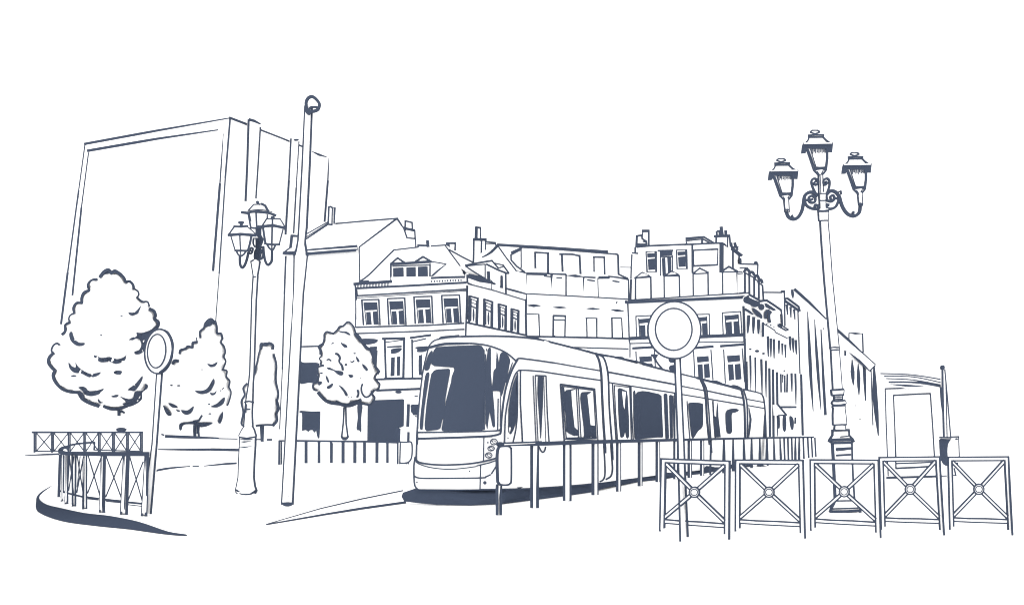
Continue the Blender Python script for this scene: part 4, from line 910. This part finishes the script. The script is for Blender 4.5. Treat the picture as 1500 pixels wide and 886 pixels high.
# ================================================================== trees
class Crown:
    n = None
    def __init__(s, poly, D, k=.75):
        s.poly = poly; s.D = D; s.R = max(edge_dist((sum(p[0] for p in poly)/len(poly), sum(p[1] for p in poly)/len(poly)), poly), 6)
        s.k = k*s.R*D/F
    def bulge(s, px, py):
        if not inside((px, py), s.poly): return 0
        d = min(1, edge_dist((px, py), s.poly)/s.R)
        return s.k*math.sqrt(1-(1-d)**2)*(.93+.07*math.sin(px*.5)*math.cos(py*.43+px*.11))
    def __call__(s, px, py): return P(px, py, s.D - s.bulge(px, py))
def tree(name, label, D, gx, gpoly, tile, outline, strokes, clumps, trunk_poly, trunk_txt, group, grid=7):
    poly = T(tile, catmull(outline, True, 3)); cr = Crown(poly, D)
    gpt = P(gx, 640, D); t = Thing(name, label, 'tree', (gpt.x, gpt.y, 0), group=group)
    vs, fs = cdt(poly, grid); fr = [cr(x, y) for x, y in vs]; bk = [P(x, y, D) + (P(x, y, D)-p) for (x, y), p in zip(vs, fr)]
    b = B(); b.add(fr, fs, 0); b.add(bk, [f[::-1] for f in fs], 0)
    # the same tufts on the near and the far side of the crown
    b.draw(tile, cr, strokes, eps=.0014); k0 = len(b.v); b.draw(tile, cr, clumps, eps=.0016)
    seg = [(Vector(v)) for v in b.v[k0:]]; ff = [[i-k0 for i in f] for f in b.f if min(f) >= k0]
    n = Vector((0, D, 0))
    k1 = k0 + 0; mir = [CAM + (v-CAM)*(1 + 2*max(0, (D+.05-v.y))/v.y) for v in seg]; b.add(mir, ff, 1)
    t.part('crown', b)
    b = B(); s = Front(D); b.fill(T(tile, trunk_poly), s, 0, .25*D/30, 0)
    lo = T(tile, trunk_poly); pts = [s(x, y) for x, y in lo]; zb = min(p.z for p in pts); low = [p for p in pts if p.z < zb+.6]
    if zb > .05:
        xa, xb = min(p.x for p in low), max(p.x for p in low); b.box((xa, D, 0), (xb, D+.25*D/30, zb+.05))
    if trunk_txt: b.draw(tile, s, trunk_txt, th=.05)
    t.part('trunk', b)
GT = 'trees with rounded crowns on the square'
tree('tree', 'biggest tree, a broad round crown in front of the tower', 60, 175, None, 'R2',
  [(345,88),(385,54),(445,74),(478,118),(515,150),(540,197),(597,240),(626,285),(646,335),(632,380),(640,450),(610,560),(588,650),(560,720),(530,752),(480,768),(400,777),(335,758),(250,722),(150,680),(105,620),(100,575),(76,530),(95,480),(125,440),(150,385),(180,320),(205,275),(210,235),(246,215),(258,175),(285,155),(282,130),(325,100)],
  "5~ 342,90 362,64 385,54 402,68 420,60 447,76; 3 365,72 390,66 400,74; 4.2~ 453,80 466,95 477,116 495,114 512,130 518,152; 2.8~ 518,152 538,165 543,183 535,197; 2.8~ 535,197 562,218 588,220 598,242; 4.8~ 601,257 622,268 630,290 626,308 645,325 640,350 610,375; 3.4~ 325,102 298,108 278,132 286,160; 4~ 286,160 258,172 246,200 247,226; 3.4~ 247,226 220,225 203,250 207,278; 2.6~ 207,278 187,290 180,308 184,326; 3.8~ 184,326 162,340 160,372 145,388; "
  "3~ 130,442 118,435 100,446 90,470 98,488; 4.4~ 100,485 78,508 74,535 90,560 108,576; 4.6~ 108,576 98,600 108,632 140,668 180,685 238,693 252,715; 5.4~ 232,690 250,722 290,745 335,760; 4.4~ 362,762 400,776 450,772 500,752",
  "G 490,275 520,274 540,255 555,238 548,262 535,282 510,291 494,286; G 492,415 512,402 533,395 528,378 560,380 610,362 645,330 640,365 605,395 590,420 572,470 550,490 525,492 520,478 545,468 556,440 548,418 530,410 505,422; G 183,380 196,375 208,408 232,430 262,432 255,446 220,447 192,425 182,400; G 308,496 330,502 350,510 390,505 430,516 460,508 482,495 468,525 425,542 388,530 350,534 320,518; G 178,533 195,552 215,560 214,532 235,562 290,592 346,584 325,605 285,611 245,592 205,586 182,562; E 436,586 25,11; E 205,604 15,5; G 228,663 260,660 285,682 330,678 362,670 340,696 300,709 265,702 248,680; G 330,722 345,738 358,742 345,746 332,738; G 398,710 420,702 438,704 430,714 408,715; G 485,675 530,640 560,604 563,620 545,655 522,682 500,680; G 445,710 480,722 510,720 525,685 560,680 575,662 575,645 590,650 588,670 562,690 560,725 530,750 490,764 458,750 475,738; E 347,392 5,5; E 453,293 7,3; E 602,730 3,3; 4.6 440,780 440,806; 3 442,792 455,786 468,795",
  [(425,775),(455,775),(458,900),(420,900)], 'E 452,882 28,11', GT)
tree('tree', 'pointed tree with dark tufts between the oval sign and the three headed lamp', 64, 288, None, 'R2',
  [(868,362),(888,335),(908,312),(938,320),(950,380),(975,395),(990,480),(986,540),(1000,585),(1014,635),(1018,700),(1004,755),(965,850),(860,858),(770,850),(700,800),(672,750),(690,600),(720,530),(755,480),(840,425),(860,395)],
  "3~ 862,405 860,375 880,355 888,330; 5.4~ 888,342 900,322 918,312 935,328; 3.4~ 940,320 948,350 950,382 970,385 978,410; 2.8~ 978,410 970,430 985,450 992,480 985,505 994,530 978,572; 2.8~ 978,572 1000,578 998,608 1015,630 1010,660; 2.4~ 1010,660 1022,690 1012,735 1003,757; 3.6~ 755,486 760,470 785,462 798,450 820,455 823,432 845,428; 1.8 841,404 846,430; 4.4~ 720,540 728,525 746,527; 1.4 966,682 985,665",
  "G 898,540 925,543 952,530 942,552 915,558; G 888,345 910,318 930,325 915,345; G 835,680 870,680 900,665 930,618 937,640 915,682 880,698 850,694; G 912,690 930,692 948,680 938,700 920,704; G 668,755 688,770 712,806 695,810 680,792; G 695,745 720,748 746,766 718,768; G 763,780 795,782 828,760 820,790 795,806 772,798; G 915,762 950,745 988,713 985,745 955,766 930,767; G 955,845 960,818 980,788 980,820 968,850; E 712,652 7,4; E 750,654 10,4; E 871,571 4,4; E 912,800 9,4; E 908,750 7,4; G 735,776 758,786 745,790; G 755,850 790,845 830,838 860,846 925,846 905,862 870,870 830,856 778,858 765,885 753,882; 3 828,840 855,835 870,810",
  [(830,850),(858,850),(860,934),(830,934)], '4.4 833,845 832,890 835,932; 3 856,845 852,890 856,930; 2.6 835,934 856,934; 2 845,850 846,900', GT)
tree('tree', 'slim columnar tree partly hidden behind the three headed lamp', 50, 387, None, 'R5',
  [(180,195),(200,181),(226,193),(234,235),(243,300),(241,350),(247,405),(241,460),(230,488),(170,490),(122,488),(110,470),(109,410),(117,355),(132,332),(152,315),(158,290),(168,250),(175,225)],
  "4.6~ 182,204 184,187 200,190 214,184 227,192 226,204; 2.4~ 180,204 174,225 170,245 165,270 162,290 157,302; 3.6~ 230,225 240,265 238,320 247,370 242,400; 4.4~ 242,398 248,425 240,445 242,470 228,488; 2.8~ 232,488 200,486 165,490; 3~ 131,333 117,350 122,375 110,400 117,440 110,480 122,492",
  "E 200,186 12,6; G 236,390 247,398 246,440 238,455 240,420",
  [(180,488),(193,488),(192,545),(186,545)], "4.8 184,490 187,545; 1.6 193,490 191,540", GT)
tree('tree', 'small leafy tree with many tufts in front of the gabled house', 38, 505, None, 'A2',
  [(235,86),(250,66),(292,42),(328,75),(335,105),(380,155),(412,200),(432,260),(442,285),(462,315),(440,345),(465,375),(455,408),(435,430),(433,468),(395,490),(355,482),(300,496),(265,500),(215,486),(155,465),(132,425),(104,405),(106,378),(130,365),(130,310),(146,272),(145,220),(135,178),(158,158),(166,110),(182,95),(215,104)],
  "2.6~ 215,104 235,86 248,68 270,62 292,42 310,50 328,75 335,105; 4.6~ 335,105 355,125 370,148 392,178 412,190; 2.6~ 412,190 428,230 430,258 442,278 445,290 460,315 452,320 440,345 452,362 466,378 458,405 436,412; 3.2~ 436,412 425,430 438,450 432,468 415,488 395,488 365,482 350,472; 2.6~ 215,104 200,100 180,95 166,108 165,135 158,160; 4~ 158,162 138,175 145,195 146,215; 2.2~ 146,215 150,225 140,240 148,255 146,272 162,276; 2.4~ 162,278 135,285 130,310 135,330 130,360 132,368; 2.6~ 132,368 108,375 104,395 112,410 128,412; 5~ 134,425 150,445 175,468 205,480 240,484; 5.4~ 230,475 260,488 300,494 330,485 360,470; 2 275,488 300,485 330,480; 4 440,280 462,310 456,320",
  "G 240,90 265,92 290,95 310,112 295,112 275,102 255,100; G 203,158 215,152 218,157 206,163; G 252,150 268,158 285,165 292,178 280,182 265,172; 3.6~ 228,214 240,218 250,235 248,255 262,280 266,300; 2.2 180,248 190,243 202,252; G 178,290 195,288 225,302 262,308 270,322 258,332 238,325 215,306 190,300; E 283,273 8,6; E 330,212 8,4; G 338,228 350,238 358,255 346,258 338,240; G 370,268 385,275 402,295 398,308 388,302 375,285; G 296,325 310,326 324,330 320,340 308,345 298,335; E 150,318 8,5; G 172,333 182,338 192,360 190,372 180,362; G 132,368 148,362 155,370 145,382 134,384; G 178,392 190,385 205,375 215,377 205,395 186,405; G 242,382 265,395 290,425 292,442 280,440 268,418; 2.6~ 372,378 366,400 372,430 390,448 412,440 425,418; G 340,410 352,408 356,430 350,450 338,448 345,430; 1.8 308,255 318,260 328,250; E 298,447 3,3; E 312,448 3,3; E 362,347 3,4; 4.4~ 336,110 360,140 380,158; 4~ 310,478 345,472 362,462; 3.6 138,430 158,455",
  [(268,500),(285,500),(293,665),(260,668)], "2.4 272,505 268,590 260,660; 2.4 282,505 284,590 293,658; 3.4~ 259,660 268,672 285,672 294,660", GT)
tree  # noqa
